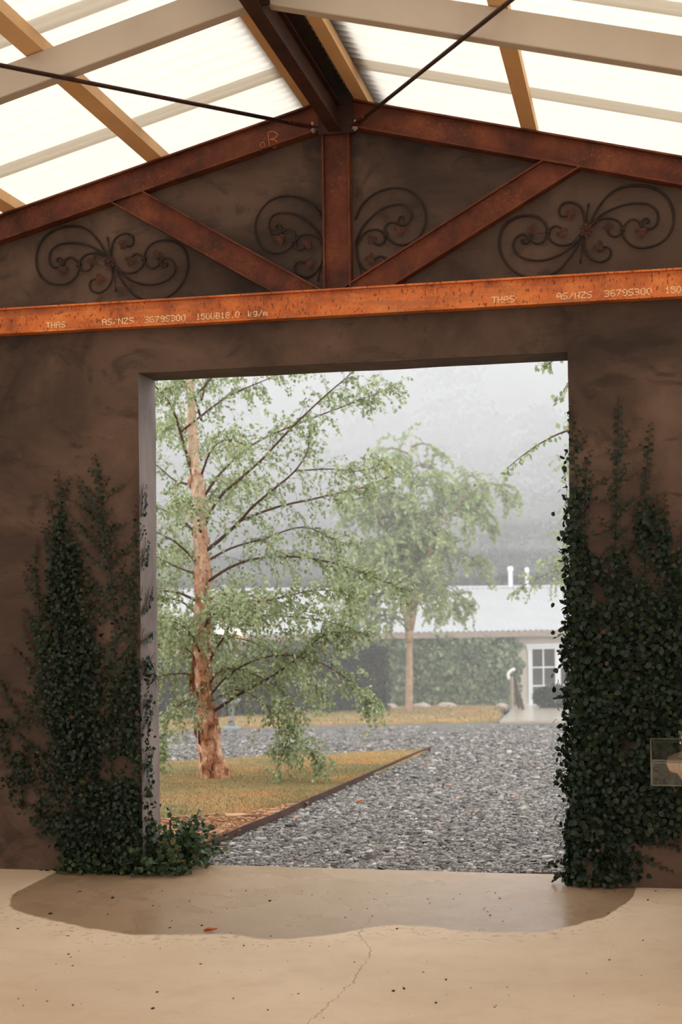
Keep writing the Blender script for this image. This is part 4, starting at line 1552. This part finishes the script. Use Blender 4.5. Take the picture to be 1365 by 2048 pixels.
# ------------------------------------------------------------------ dark clipped hedge
def leafy_box(t, a, b, h, thick, n, leaf, mat, zb):
    """hedge between ground points a and b"""
    a, b = np.array(a), np.array(b)
    d = norm((b - a) * np.array((1, 1, 0)))
    w = np.array((-d[1], d[0], 0))
    L = np.linalg.norm((b - a)[:2])
    core = MB()
    core.obox((a + b) / 2 + UPV * (h / 2 - 0.06), (d, w, UPV), (L / 2 - 0.08, thick / 2 - 0.08, h / 2 - 0.04))
    core.build('core', MAT_HEDGECORE, t)
    P, A_, N_, S_ = [], [], [], []
    for k in range(n):
        u = random.uniform(0, L)
        f = random.random()
        bump = 0.10 * mnoise.noise(Vector((u * 1.2, f * 3, 1)))
        if f < 0.22:
            p = a + d * u + w * random.uniform(-thick / 2, thick / 2) + UPV * (h + bump)
            nn = UPV
        elif f < 0.27:
            p = b + w * random.uniform(-thick / 2, thick / 2) + UPV * random.uniform(0, h) + d * bump
            nn = d
        else:
            p = a + d * u - w * (thick / 2 + bump * 0.8) + UPV * random.uniform(0, h)
            nn = -w
        zg = (a[2] * (1 - u / L) + b[2] * u / L)
        P.append(p + UPV * (zg - a[2]) * 0 + rv(0.03))
        A_.append(rv(0.7) + np.array((0, 0, -0.5)))
        N_.append(nn + rv(0.5))
        S_.append(leaf * random.uniform(0.7, 1.2))
    V, Fc = leaf_geo(np.array(P), np.array(A_), np.array(N_), np.array(S_))
    np_mesh('foliage', V, Fc, mat, t, 'stuff')


ha, hb = ground(240, 1446), ground(752, 1421)
ha[2] = hb[2] = min(ha[2], hb[2])
hd = thing('clipped_hedge', 'dark clipped hedge with a square end behind the near birch', 'hedge', (ha + hb) / 2)
leafy_box(hd, ha, hb, 1.95, 1.0, 14000, 0.10, MAT_HEDGE, 0)

# round shrub before the window
sc = ground(1112, 1419)
sh = thing('round_shrub', 'dark rounded shrub in front of the white framed window', 'shrub', sc)
n = 3200
v = norm(RNG.normal(size=(n, 3)))
rr_ = RNG.uniform(0.75, 1.05, (n, 1))
P = sc + np.array((0, 0, 0.36)) + v * rr_ * np.array((0.62, 0.5, 0.34))
V, Fc = leaf_geo(P, v + RNG.normal(0, 0.6, (n, 3)), v + RNG.normal(0, 0.6, (n, 3)), RNG.uniform(0.05, 0.09, n))
np_mesh('foliage', V, Fc, MAT_HEDGE, sh, 'stuff')
mb = MB()
for k in range(9):
    a = k * 0.7
    mb.tube([sc + np.array((math.cos(a) * .05, math.sin(a) * .05, -0.05)), sc + np.array((math.cos(a) * 0.3, math.sin(a) * 0.25, 0.4))], 0.014, 5)
mb.build('stems', MAT_HEDGECORE, sh)

# tap post with hose
tp = ground(1025, 1421)
t = thing('tap_post', 'thin pale tap post with a white hose end beside the ivy', 'post', tp)
hgt = 77 * depth(tp) / FPX
MB().tube([tp, tp + UPV * hgt * 0.88], 0.055, 8).build('post', MAT_FASCIA, t)
c = tp + UPV * hgt * 0.86
MB().tube(smooth_pts([c - RGT * 0.08 - UPV * 0.06, c - RGT * 0.10 + UPV * 0.1, c + UPV * 0.2, c + RGT * 0.10 + UPV * 0.24], 4), 0.05, 8).build('hose_end', MAT_WHITE, t, True)
for k, (xa, ya, xb, yb_) in enumerate(((1040, 1420, 1030, 1350), (1048, 1422, 1039, 1388))):
    A, B = ground(xa, ya), None
    B = A + (RGT * (xb - xa) + UPV * (ya - yb_)) * depth(A) / FPX
    o = MB().tube([A, B], 0.045, 7).build('garden_stake', MAT_LOG)
    tag(o, ('long leaning brown stake behind the tap post', 'short leaning brown stake near the window')[k], 'stake')


def rock(p, s, seed):
    bm = bmesh.new()
    bmesh.ops.create_icosphere(bm, subdivisions=2, radius=1)
    for v in bm.verts:
        f = 1 + 0.35 * mnoise.noise(v.co * 1.3 + Vector((seed * 3.1, 0, 0)))
        v.co = Vector((v.co.x * s[0] * f, v.co.y * s[1] * f, v.co.z * s[2] * f))
    me = bpy.data.meshes.new('garden_rock')
    bm.to_mesh(me)
    bm.free()
    o = link('garden_rock', me, MAT_ROCK)
    o.location = p + UPV * s[2] * 0.35
    return o


for k, (x, y, w) in enumerate(((778, 1418, 50), (845, 1416, 40), (895, 1415, 42), (945, 1412, 36), (985, 1408, 40), (1004, 1417, 26))):
    p = ground(x, y)
    sc_ = depth(p) / FPX
    o = rock(p, (w * sc_ / 2, 0.28, 0.13), k)
    lab = ('pale rock at the foot of the ivy, next to the dark hedge end', 'pale rock at the foot of the ivy, right behind the forked birch trunk', 'low pale rock at the foot of the ivy, midway along', 'pale rock at the foot of the ivy, two from the log', 'pale rock at the foot of the ivy, under the dark log', 'small pale rock at the corner of the concrete apron')[k]
    tag(o, lab, 'rock', 'rocks along the foot of the ivy')
p = ground(1003, 1404)
mb = MB()
mb.tube([p - RGT * 0.45 + UPV * 0.14, p - RGT * 0.1 + UPV * 0.20, p + RGT * 0.45 + UPV * 0.27], [0.05, 0.08, 0.07], 8)
o = mb.build('fallen_log', MAT_LOG, None, True)
tag(o, 'dark fallen log lying on the rocks by the tap post', 'log')
p = ground(1012, 1430)
mb = MB()
for k in range(26):
    a = random.uniform(0, 6.28)
    L = random.uniform(0.12, 0.3)
    d = norm((math.cos(a), math.sin(a), random.uniform(0.5, 1.6)))
    w = np.cross(d, UPV) * 0.02
    mb.add([p - w, p + w, p + d * L * 0.6 + w, p + d * L, p + d * L * 0.6 - w], [(0, 1, 2, 3, 4)])
o = mb.build('grass_tuft', MAT_LOG)
tag(o, 'small dark dry tuft at the corner of the concrete apron', 'plant')

# stone bird bath behind the near birch
p = ground(464, 1460)
sc_ = depth(p) / FPX
t = thing('bird_bath', 'small grey stone bird bath on the far lawn behind the peeling trunk', 'bird bath', p)
r = 20 * sc_
MB().lathe([(r, 0), (r, 0.05), (r * 0.8, 0.07), (r * 0.5, 0.09)], p, 20).build('base', MAT_STONEW, t, True)
MB().lathe([(r * 0.42, 0.08), (r * 0.26, 0.16), (r * 0.22, 0.3), (r * 0.3, 0.42), (r * 0.2, 0.5)], p, 16).build('pedestal', MAT_STONEW, t, True)
MB().lathe([(r * 0.22, 0.48), (r * 0.75, 0.54), (r * 0.95, 0.62), (r * 0.88, 0.62), (r * 0.5, 0.56), (0.01, 0.55)], p, 20).build('basin', MAT_STONEW, t, True)


# ------------------------------------------------------------------ creeping fig on the wall
class Fig:
    """leaves and stems in wall coordinates; each item carries its plane"""

    def __init__(self):
        self.stem = MB()
        self.P, self.A, self.N, self.s, self.tip = [], [], [], [], []

    def leaf(self, p, ax, nn, s, tip=False):
        self.P.append(p)
        self.A.append(ax)
        self.N.append(nn)
        self.s.append(s)
        self.tip.append(tip)


def wpt(x, z, off=0.012):
    """wall front, wrapping round the door reveals"""
    if OX0 < x < OX0 + 0.35:
        return np.array((OX0 + off, min(x - OX0, WT), z)), np.array((1.0, 0, 0))
    if OX1 - 0.35 < x < OX1:
        return np.array((OX1 - off, min(OX1 - x, WT), z)), np.array((-1.0, 0, 0))
    return np.array((x, -off, z)), np.array((0, -1.0, 0))


def runner(fig, pts, gap=0.019, size=0.025, tipred=0.10, side=0, side_len=0.22, depth_=0, off=0.012, rs=0.0025):
    """one stem with alternating leaves, optional herringbone side shoots"""
    P = smooth_pts([np.array((a, b, 0.0)) for a, b in pts], 6)
    L = [0]
    for i in range(1, len(P)):
        L.append(L[-1] + np.linalg.norm(P[i] - P[i - 1]))
    tot = L[-1]
    W3 = [wpt(p[0], p[1], 0.006)[0] for p in P]
    fig.stem.tube(W3, [max(0.0010, rs * (1 - 0.6 * i / len(P))) for i in range(len(P))], 4, False)
    t = 0.0
    sd = 1
    nxt = random.uniform(0.02, 0.08)
    while t < tot:
        k = min(len(P) - 2, max(0, int(np.searchsorted(L, t, side='right')) - 1))
        u = (t - L[k]) / max(1e-6, L[k + 1] - L[k])
        p = P[k] * (1 - u) + P[k + 1] * u
        d = norm(P[k + 1] - P[k])
        nrm = np.array((-d[1], d[0], 0))
        fade = min(1.0, 0.45 + (tot - t) / 0.15)
        a2 = norm(nrm * sd * 0.9 + d * 0.35 + np.array((0, -0.35, 0)) + np.array((random.gauss(0, .25), random.gauss(0, .25), 0)))
        w, nn = wpt(p[0] + nrm[0] * sd * 0.004, p[1], off + random.uniform(0, 0.012))
        tang = np.array((1, 0, 0)) if abs(nn[1]) > 0.5 else (np.array((0, 1.0, 0)) if nn[0] > 0 else np.array((0, -1.0, 0)))
        ax = tang * a2[0] + UPV * a2[1] + nn * random.uniform(0.0, 0.5)
        fig.leaf(w, ax, nn + rv(0.25), size * fade * random.uniform(0.8, 1.15), (tot - t) < tipred * random.uniform(0.4, 1.2))
        t += gap * random.uniform(0.75, 1.25) * (0.6 + 0.4 * fade)
        sd = -sd
        if side and depth_ > 0 and t > nxt and tot - t > 0.10:
            sl = side_len * random.uniform(0.35, 1.1) * min(1.0, 0.35 + (tot - t) / 0.6)
            s2 = random.choice((-1, 1)) if side == 2 else side
            dd = norm(d * 0.75 + nrm * s2 * 0.9)
            e = [p, p + dd * sl * 0.5 + np.array((0, 0.01, 0)), p + norm(dd + d * 0.35) * sl]
            runner(fig, [(q[0], q[1]) for q in e], gap, size * 0.95, 0.05, 2 if depth_ > 1 else 0, side_len * 0.5, depth_ - 1, off, rs * 0.7)
            nxt = t + random.uniform(0.035, 0.075)


def fill(fig, poly, n, size, hole=0.30, off=0.03, seed=0, hs=7.0):
    """overlapping leaves inside a pixel polygon, thinned by noise so that plaster shows"""
    xs = [p[0] for p in poly]
    ys = [p[1] for p in poly]
    px = RNG.uniform(min(xs), max(xs), n)
    py = RNG.uniform(min(ys), max(ys), n)
    k = in_poly(px, py, poly)
    for x, y in zip(px[k], py[k]):
        if x > 1366:                       # ragged outer border of the vine
            x += random.gauss(0, 30)
        w = on_wall(x + random.gauss(0, 5), min(y + random.gauss(0, 5), 1762))
        h = mnoise.noise(Vector((w[0] * hs, seed, w[2] * hs * 0.6))) * 0.5 + 0.5
        if h < hole:
            continue
        p, nn = wpt(w[0], w[2], 0.012 + abs(random.gauss(0, off)))
        fig.leaf(p, np.array((random.gauss(0, .7), -0.4, random.gauss(-0.25, .7))), nn + rv(0.45) + np.array((0, 0, 0.25)), size * random.uniform(0.75, 1.2))


def wp(*pts):
    return [(on_wall(x, y)[0], on_wall(x, y)[2]) for x, y in pts]


def finish(fig, name, label, base, n_single):
    t = thing(name, label, 'vine', base)
    fig.stem.build('stems', MAT_STEM, t)
    P, A, Nn, s, tip = np.array(fig.P), np.array(fig.A), np.array(fig.N), np.array(fig.s), np.array(fig.tip)
    # the biggest leaves facing the room become single leaves
    score = s * (-norm(Nn)[:, 1])
    score[tip] = -1
    score -= 1000 * (P[:, 0] > 2.1) + 1000 * (P[:, 0] < -2.35)
    order = np.argsort(-score)
    single = order[:n_single]
    rest = np.ones(len(P), bool)
    rest[single] = False
    mesh = None
    for i in single:
        a = norm(A[i])
        b = norm(np.cross(Nn[i], a))
        c = np.cross(a, b)
        if mesh is None:
            mesh = bpy.data.meshes.new('leaf')
            mesh.from_pydata([tuple(v) for v in ROUND], [], [tuple(int(q) for q in f) for f in LEAF8])
            mesh.materials.append(MAT_FIG_O)
        o = bpy.data.objects.new('leaf', mesh)
        COL.objects.link(o)
        m = Matrix.Identity(4)
        for r in range(3):
            m[r][0], m[r][1], m[r][2], m[r][3] = a[r] * s[i], b[r] * s[i], c[r] * s[i], P[i][r] - t.location[r]
        o.parent = t
        o.matrix_local = m
    g = rest & ~tip
    V, Fc = leaf_geo(P[g], A[g], Nn[g], s[g], ROUND, LEAF8)
    np_mesh('foliage', V, Fc, MAT_FIG, t, 'stuff')
    g = rest & tip
    V, Fc = leaf_geo(P[g], A[g], Nn[g], s[g], ROUND, LEAF8)
    yo = np_mesh('young_leaves', V, Fc, MAT_FIG_TIP, t, 'stuff')
    yo['label'] = 'small reddish young leaves at the shoot tips'
    return t


# --- vine on the birch-side pier
fg = Fig()
runner(fg, wp((226, 1660), (225, 1500), (232, 1300), (226, 1180), (213, 1090), (203, 1000), (198, 950), (189, 906)), side=2, side_len=0.30, depth_=1)
runner(fg, wp((130, 1400), (130, 1250), (126, 1120), (124, 1030), (116, 940)), side=2, side_len=0.22, depth_=2)
runner(fg, wp((125, 1130), (108, 1040), (94, 982)), 0.024)
runner(fg, wp((90, 1350), (78, 1200), (72, 1130), (76, 1080)), side=2, side_len=0.16, depth_=1)
runner(fg, wp((165, 1130), (130, 1030), (98, 1000)), 0.022)
runner(fg, wp((110, 1180), (100, 1090), (97, 1040)), 0.022)
for pts in (((225, 1130), (250, 1105), (277, 1070)), ((205, 1060), (235, 1055), (262, 1045)), ((200, 1040), (170, 1020), (143, 1000)), ((206, 1000), (230, 985), (254, 968)), ((205, 1035), (218, 1025), (230, 1018)), ((212, 1110), (175, 1070), (140, 1030)),
            ((222, 1180), (250, 1165), (280, 1130)), ((228, 1230), (255, 1200), (282, 1180)), ((222, 1200), (190, 1180), (165, 1140)), ((226, 1290), (255, 1262), (280, 1240)), ((215, 1240), (190, 1215), (170, 1195)), ((235, 1320), (270, 1292), (296, 1255)),
            ((110, 1410), (65, 1335), (20, 1287)), ((110, 1360), (70, 1300), (45, 1245)), ((100, 1440), (60, 1395), (12, 1372)), ((120, 1480), (70, 1440), (15, 1450)), ((110, 1520), (50, 1480), (-10, 1430)), ((60, 1460), (20, 1400), (-5, 1340)), ((110, 1330), (70, 1260), (50, 1215)),
            ((240, 1380), (265, 1350), (290, 1338)), ((230, 1420), (260, 1405), (290, 1390)), ((90, 1600), (60, 1560), (10, 1520)), ((110, 1650), (80, 1620), (40, 1600))):
    runner(fg, wp(*pts), 0.020, side=2, side_len=0.10, depth_=1)
# herringbone along the corner and onto the reveal
runner(fg, wp((272, 1560), (270, 1400), (270, 1250), (272, 1120), (277, 1040), (279, 988)), side=2, side_len=0.14, depth_=1)
for z0, dx, dz in ((2.12, .06, .20), (1.83, .09, .16), (1.55, .16, .16), (1.38, .18, .05), (1.18, .14, .12), (0.98, .12, .10), (0.86, .12, .12), (0.60, .12, .14), (1.28, .20, -.18), (0.45, .1, .1)):
    runner(fg, [(OX0 + 0.012, z0), (OX0 + dx * 0.6, z0 + dz * 0.35), (OX0 + dx, z0 + dz)], 0.009, 0.028, 0.02, off=0.016)
LP = [(118, 1010), (150, 1090), (168, 1150), (190, 1210), (205, 1290), (245, 1350), (292, 1440), (292, 1742), (150, 1742), (70, 1640), (5, 1560), (-10, 1430), (30, 1450), (70, 1400), (85, 1300), (100, 1200), (104, 1100)]
fill(fg, LP, 6800, 0.0245, 0.42, 0.022, 3)
fill(fg, [(118, 1040), (150, 1110), (180, 1250), (200, 1400), (200, 1560), (120, 1560), (95, 1400), (100, 1200)], 3600, 0.0245, 0.25, 0.03, 5)
fill(fg, [(100, 1640), (200, 1560), (292, 1560), (292, 1746), (150, 1746)], 1900, 0.026, 0.27, 0.04, 8)
fill(fg, [(240, 1320), (292, 1320), (292, 1740), (240, 1740)], 1000, 0.0245, 0.44, 0.03, 9, 9)
runner(fg, wp((150, 1735), (110, 1742), (60, 1747)), 0.022)
finish(fg, 'creeping_fig', 'creeping fig climbing the plaster pier beside the birch view', on_wall(200, 1742) * np.array((1, 1, 0)), 290)

# --- vine on the urn-side pier
fg = Fig()
xr = 1.295
runner(fg, wp((1150, 1500), (1150, 1300), (1152, 1100), (1158, 1000), (1150, 930), (1146, 860), (1145, 795)), side=2, side_len=0.16, depth_=2)
runner(fg, wp((1240, 1500), (1236, 1300), (1232, 1120), (1234, 1000), (1237, 880), (1238, 793)), side=2, side_len=0.16, depth_=1)
runner(fg, wp((1290, 1500), (1292, 1250), (1290, 1060), (1292, 960), (1298, 900), (1302, 846)), side=2, side_len=0.14, depth_=1)
runner(fg, wp((1335, 1400), (1336, 1200), (1332, 1080), (1330, 1020), (1330, 988)), side=2, side_len=0.14, depth_=1)
runner(fg, wp((1318, 1300), (1320, 1100), (1314, 990)), side=2, side_len=0.10, depth_=1)
runner(fg, wp((1365, 1300), (1364, 1150), (1362, 1050)), side=2, side_len=0.12, depth_=1)
runner(fg, wp((1175, 1300), (1170, 1120), (1172, 1000), (1176, 918)), side=2, side_len=0.12, depth_=1)
for pts in (((1170, 990), (1200, 965), (1222, 955)), ((1160, 1000), (1200, 1000), (1225, 1010)), ((1240, 965), (1262, 955), (1275, 945)), ((1245, 1020), (1270, 1000), (1285, 990)), ((1230, 1060), (1210, 1050), (1198, 1032)), ((1190, 1070), (1215, 1062), (1232, 1062)),
            ((1180, 1150), (1205, 1110), (1228, 1090)), ((1250, 1120), (1275, 1080), (1290, 1060)), ((1300, 1060), (1318, 1040), (1345, 1090))):
    runner(fg, wp(*pts), 0.022)
RP = [(1141, 985), (1165, 985), (1180, 1080), (1200, 1130), (1228, 1090), (1250, 1060), (1270, 1020), (1300, 990), (1335, 1080), (1370, 1120), (1470, 1180), (1480, 1650), (1365, 1665), (1250, 1680), (1300, 1742), (1260, 1766), (1141, 1760)]
fill(fg, RP, 6800, 0.030, 0.40, 0.025, 13, 6)
fill(fg, [(1141, 1120), (1190, 1200), (1260, 1230), (1400, 1260), (1470, 1300), (1470, 1620), (1360, 1650), (1240, 1670), (1230, 1765), (1141, 1762)], 7200, 0.031, 0.26, 0.035, 17, 6)
fill(fg, [(1141, 1280), (1365, 1300), (1470, 1330), (1470, 1650), (1340, 1672), (1230, 1690), (1141, 1720)], 3400, 0.031, 0.16, 0.045, 19, 6)
fill(fg, [(1141, 1000), (1160, 1000), (1165, 1760), (1141, 1760)], 700, 0.032, 0.2, 0.03, 23)
for k in range(900):     # fringe rolling round the reveal edge
    z = 0.02 + 2.75 * random.random() ** 1.7
    w = random.random() ** 1.6 * WT * (0.9 if z < 1.2 else max(0.06, 0.5 - 0.3 * (z - 1.2)))
    if mnoise.noise(Vector((z * 4, w * 9, 3))) < -0.22 or random.random() < (z - 1.6) * 1.1:
        continue
    fg.leaf(np.array((OX1 - 0.010 - abs(random.gauss(0, 0.012)), w - 0.02, z)), rv(0.7) + np.array((-0.3, 0, 0)), np.array((-1.0, 0, 0)) + rv(0.5), 0.030 * random.uniform(0.8, 1.2))
# free-hanging tendrils at the edge
for pts in (((1140, 1270), (1128, 1290), (1124, 1310), (1130, 1340)), ((1141, 1390), (1128, 1380), (1130, 1400)), ((1142, 1490), (1128, 1480), (1122, 1476)), ((1141, 1540), (1122, 1545), (1112, 1570)), ((1141, 1720), (1120, 1726), (1096, 1734)), ((1142, 1745), (1122, 1752), (1108, 1756)), ((1141, 1165), (1136, 1185), (1142, 1200))):
    P = smooth_pts([on_wall(x, y, 0.02) for x, y in pts], 5)
    fg.stem.tube(P, 0.0016, 4, False)
    for i in range(len(P)):
        for k in range(2):
            fg.leaf(P[i] + rv(0.006), rv(0.8), rv(0.7) + np.array((0, -0.8, 0)), 0.027 * random.uniform(0.7, 1.1), random.random() < 0.05)
runner(fg, wp((1260, 1700), (1300, 1720), (1350, 1745)), 0.02, side=2, side_len=0.1, depth_=1)
runner(fg, wp((1290, 1690), (1340, 1690), (1400, 1715)), 0.02, side=2, side_len=0.1, depth_=1)
# rusty old leaves trailing onto the floor
for k in range(26):
    p = on_z(random.uniform(1185, 1215), random.uniform(1768, 1778))
    fg.leaf(p + np.array((0, 0, random.uniform(0.01, 0.05))), rv(0.8), np.array((0, -0.6, 1)) + rv(0.4), 0.024, True)
finish(fg, 'creeping_fig', 'dense creeping fig covering the plaster pier behind the urn', on_wall(1240, 1766) * np.array((1, 1, 0)), 298)

# ------------------------------------------------------------------ corner shrub at the jamb foot
cb = np.array((OX0 + 0.22, 0.28, 0.0))
cb[0] += 0.0
cs_ = thing('corner_shrub', 'leafy green scrambling shrub at the foot of the smooth jamb', 'shrub', cb)
mb, fo = MB(), Foliage()
for k in range(100):
    st = np.array((OX0 + random.uniform(0.02, 0.24), random.uniform(0.02, 0.44), 0.0))
    d = norm(np.array((random.gauss(0.0, 0.35), random.gauss(-0.1, 0.4), random.uniform(0.7, 1.5))))
    L = random.uniform(0.14, 0.36) * (1.2 - 1.5 * (st[0] - OX0))
    cur = st.copy()
    q_ = [cur.copy()]
    for j in range(5):
        d = norm(d + np.array((0.03, 0, -0.22)) + rv(0.1))
        cur = cur + d * L / 5
        cur[0] = max(cur[0], OX0 + 0.01)
        cur[2] = max(cur[2], 0.012)
        q_.append(cur.copy())
    mb.tube(q_, 0.0022, 4, False)
    for j in range(14):
        f = random.uniform(0.2, 1) * 4.99
        i = int(f)
        p = q_[i] * (1 - f + i) + q_[i + 1] * (f - i)
        fo.add(p + rv(0.008), rv(0.6) + np.array((0, -0.2, 0.1)), np.array((0, -0.3, 1)) + rv(0.5), random.uniform(0.024, 0.042))
for k in range(260):       # creeping fig runners thick on the ground below the pier
    p = np.array((random.uniform(-1.75, -1.0), random.uniform(-0.14, 0.0), random.uniform(0.01, 0.10)))
    fo.add(p, rv(0.7), np.array((0, -0.5, 1)) + rv(0.5), random.uniform(0.022, 0.034))
mb.build('stems', MAT_STEM, cs_)
fo.build('foliage', MAT_SHRUB, cs_, shape=ROUND, faces=LEAF8)
pk = ground(341, 1690)
o = MB().tube([pk - UPV * 0.03, pk + UPV * 0.16, pk + UPV * 0.17], [0.006, 0.006, 0.011], 8).build('metal_stake', MAT_EDGE)
tag(o, 'thin black metal stake sticking out of the corner shrub', 'stake')

# ------------------------------------------------------------------ urn with acrylic table and cup
ZT = 0.93
nearL = on_z(1303, 1520, ZT)
x0, yn = nearL[0], nearL[1]
yf = on_z(1300, 1477, ZT)[1]
x1 = x0 + 0.62
hb_ = 0.105
t = thing('acrylic_table', 'clear acrylic box table top standing over the stone urn', 'table', ((x0 + x1) / 2, (yn + yf) / 2, ZT - hb_))
tt = 0.008
MB().box((x0, yn, ZT - tt), (x1, yf, ZT)).build('top_panel', MAT_ACRYL, t)
MB().box((x0, yn, ZT - hb_), (x1, yn + tt, ZT - tt - 0.0005)).build('front_panel', MAT_ACRYL, t)
MB().box((x0, yf - tt, ZT - hb_), (x1, yf, ZT - tt - 0.0005)).build('back_panel', MAT_ACRYL, t)
for a in (x0, x1 - tt):
    MB().box((a, yn + tt + 0.0005, ZT - hb_), (a + tt, yf - tt - 0.0005, ZT - tt - 0.0005)).build('side_panel', MAT_ACRYL, t)
for a_, b_ in (((x0 - 0.001, yn - 0.002, ZT - 0.003), (x1, yn + 0.001, ZT + 0.001)), ((x0 - 0.001, yn - 0.002, ZT - tt - 0.004), (x1, yn + 0.001, ZT - tt - 0.001)), ((x0 - 0.001, yn - 0.002, ZT - hb_ - 0.001), (x1, yn + 0.001, ZT - hb_ + 0.003)),
               ((x0 - 0.002, yn - 0.002, ZT - hb_), (x0 + 0.004, yn + 0.004, ZT)), ((x0 - 0.002, yn, ZT - 0.003), (x0 + 0.003, yf, ZT + 0.001)), ((x0 - 0.001, yf - 0.002, ZT - 0.003), (x1, yf + 0.001, ZT + 0.001))):
    MB().box(a_, b_).build('panel_edge', MAT_ACRYL_E, t)
uc = np.array((x0 + 0.31, yn + 0.30, 0.0))
rim = 0.245
zr = ZT - 0.008 - 0.046
u_ = thing('stone_urn', 'sandstone garden urn with a thick rolled rim under the acrylic table', 'urn', uc)
MB().lathe([(0.012, zr - 0.06), (0.13, zr - 0.05), (0.165, zr + 0.01), (0.175, zr + 0.035), (0.195, zr + 0.045), (0.205, zr + 0.038), (0.215, zr + 0.044), (rim - 0.005, zr + 0.03), (rim, zr + 0.005), (rim - 0.012, zr - 0.022), (0.205, zr - 0.03), (0.185, zr - 0.055), (0.155, zr - 0.12), (0.135, zr - 0.20), (0.125, zr - 0.30), (0.10, zr - 0.38), (0.06, zr - 0.42)], uc, 40).build('bowl', MAT_URN, u_, True)
MB().lathe([(0.055, zr - 0.43), (0.045, zr - 0.50), (0.06, zr - 0.56), (0.085, zr - 0.60), (0.085, zr - 0.63), (0.10, zr - 0.64), (0.10, 0.0)], uc, 32).build('foot', MAT_URN, u_, True)
cc = on_z(1368, 1487, ZT + 0.001)
rc = 10 * depth(cc) / FPX
cup = MB().lathe([(0.001, 0.0), (rc * 0.75, 0.0), (rc * 0.78, 0.012), (rc * 0.95, 0.05), (rc * 1.05, 0.058), (rc * 0.98, 0.056), (rc * 0.88, 0.05), (rc * 0.70, 0.014), (0.001, 0.012)], cc, 24, False).build('glass_cup', MAT_CUP, None, True)
tag(cup, 'small clear glass cup standing on the acrylic table', 'cup')


# ------------------------------------------------------------------ fallen leaves and crumbs
def flat_leaf(p, ang, L, w, label, name='fallen_leaf'):
    mb = MB()
    n = 7
    up, lo = [], []
    for i in range(n):
        f = i / (n - 1)
        ww = w * math.sin(math.pi * min(1, f * 0.95 + 0.03)) ** 0.8
        z = 0.006 + 0.014 * f * f + 0.006 * math.sin(f * 5)
        x = L * (f - 0.5)
        up.append((x, ww, z + 0.006))
        lo.append((x, -ww, z + 0.004))
    midl = [(L * (i / (n - 1) - 0.5), 0, 0.003 + 0.010 * (i / (n - 1)) ** 2) for i in range(n)]
    vs = up + midl + lo
    fs = [(i, n + i, n + i + 1, i + 1) for i in range(n - 1)] + [(n + i, 2 * n + i, 2 * n + i + 1, n + i + 1) for i in range(n - 1)]
    mb.add(vs, fs)
    o = mb.build(name, MAT_DEADLEAF)
    o.location = tuple(p)
    o.rotation_euler = (0, 0, ang)
    return tag(o, label, 'leaf')


flat_leaf(on_z(421, 1864), 0.3, 0.065, 0.014, 'single orange dead leaf lying on the wet concrete')
flat_leaf(ground(720, 1609) + UPV * 0.02, 1.0, 0.075, 0.028, 'single orange dead leaf lying on the gravel')
tw = [ground(x, y) + UPV * 0.014 for x, y in ((985, 1545), (1020, 1541), (1060, 1543), (1110, 1540))]
o = MB().tube(smooth_pts(tw, 3), 0.006, 5).build('fallen_twig', MAT_LOG, None, True)
tag(o, 'thin brown twig lying on the gravel drive', 'twig')
n = 200
px = RNG.uniform(20, 1345, n)
py = 1782 + 260 * RNG.uniform(0, 1, n) ** 1.8
P = np.array([on_z(a, b) for a, b in zip(px, py)])
s = RNG.lognormal(math.log(0.0034), 0.5, n)
P[:, 2] += s * 0.2
V, Fq = blobs(P, s * 1.5, s, s * 0.5)
o = np_mesh('floor_crumbs', V, Fq, MAT_HEDGECORE, kind='stuff')
tag(o, 'dark crumbs of soil and grit scattered on the concrete floor', 'debris')


# ------------------------------------------------------------------ mist
def mist(name, label, d0, d1, z0, z1, dens, half=75):
    c = CAM + FWD * (d0 + d1) / 2
    c = np.array((c[0], c[1], (z0 + z1) / 2))
    o = MB().obox(c, (RGT, FWD, UPV), (half, (d1 - d0) / 2, (z1 - z0) / 2))
    m = bpy.data.materials.new(name)
    m.use_nodes = True
    nt = m.node_tree
    nt.nodes.remove(nt.nodes['Principled BSDF'])
    v = nt.nodes.new('ShaderNodeVolumeScatter')
    v.inputs['Color'].default_value = (1.0, 1.0, 0.99, 1)
    v.inputs['Density'].default_value = dens
    v.inputs['Anisotropy'].default_value = 0.0
    nt.links.new(v.outputs[0], nt.nodes['Material Output'].inputs['Volume'])
    ob = o.build(name, m, kind='stuff')
    return tag(ob, label, 'mist')


mist('garden_mist', 'thin white mist hanging over the garden', 17, 150, -6, 30, 0.005)
hm = thing('hill_mist', 'thick white mist bank over the wooded hill', 'mist', CAM * np.array((1, 1, 0)) + FWD * 55)
hm['kind'] = 'stuff'
for zl, dn in ((1.6, 0.010), (2.6, 0.018), (3.6, 0.024), (4.8, 0.03), (6.2, 0.03), (8.0, 0.03)):
    o = mist('mist_layer', '', 54 + zl * 0.4, 150 - zl, zl, 30 - zl * 0.1, dn, 75 - zl * 0.2)
    for k in ('label', 'category'):
        del o[k]
    o.parent = hm
    o.matrix_parent_inverse = Matrix.Translation(-Vector(hm.location))
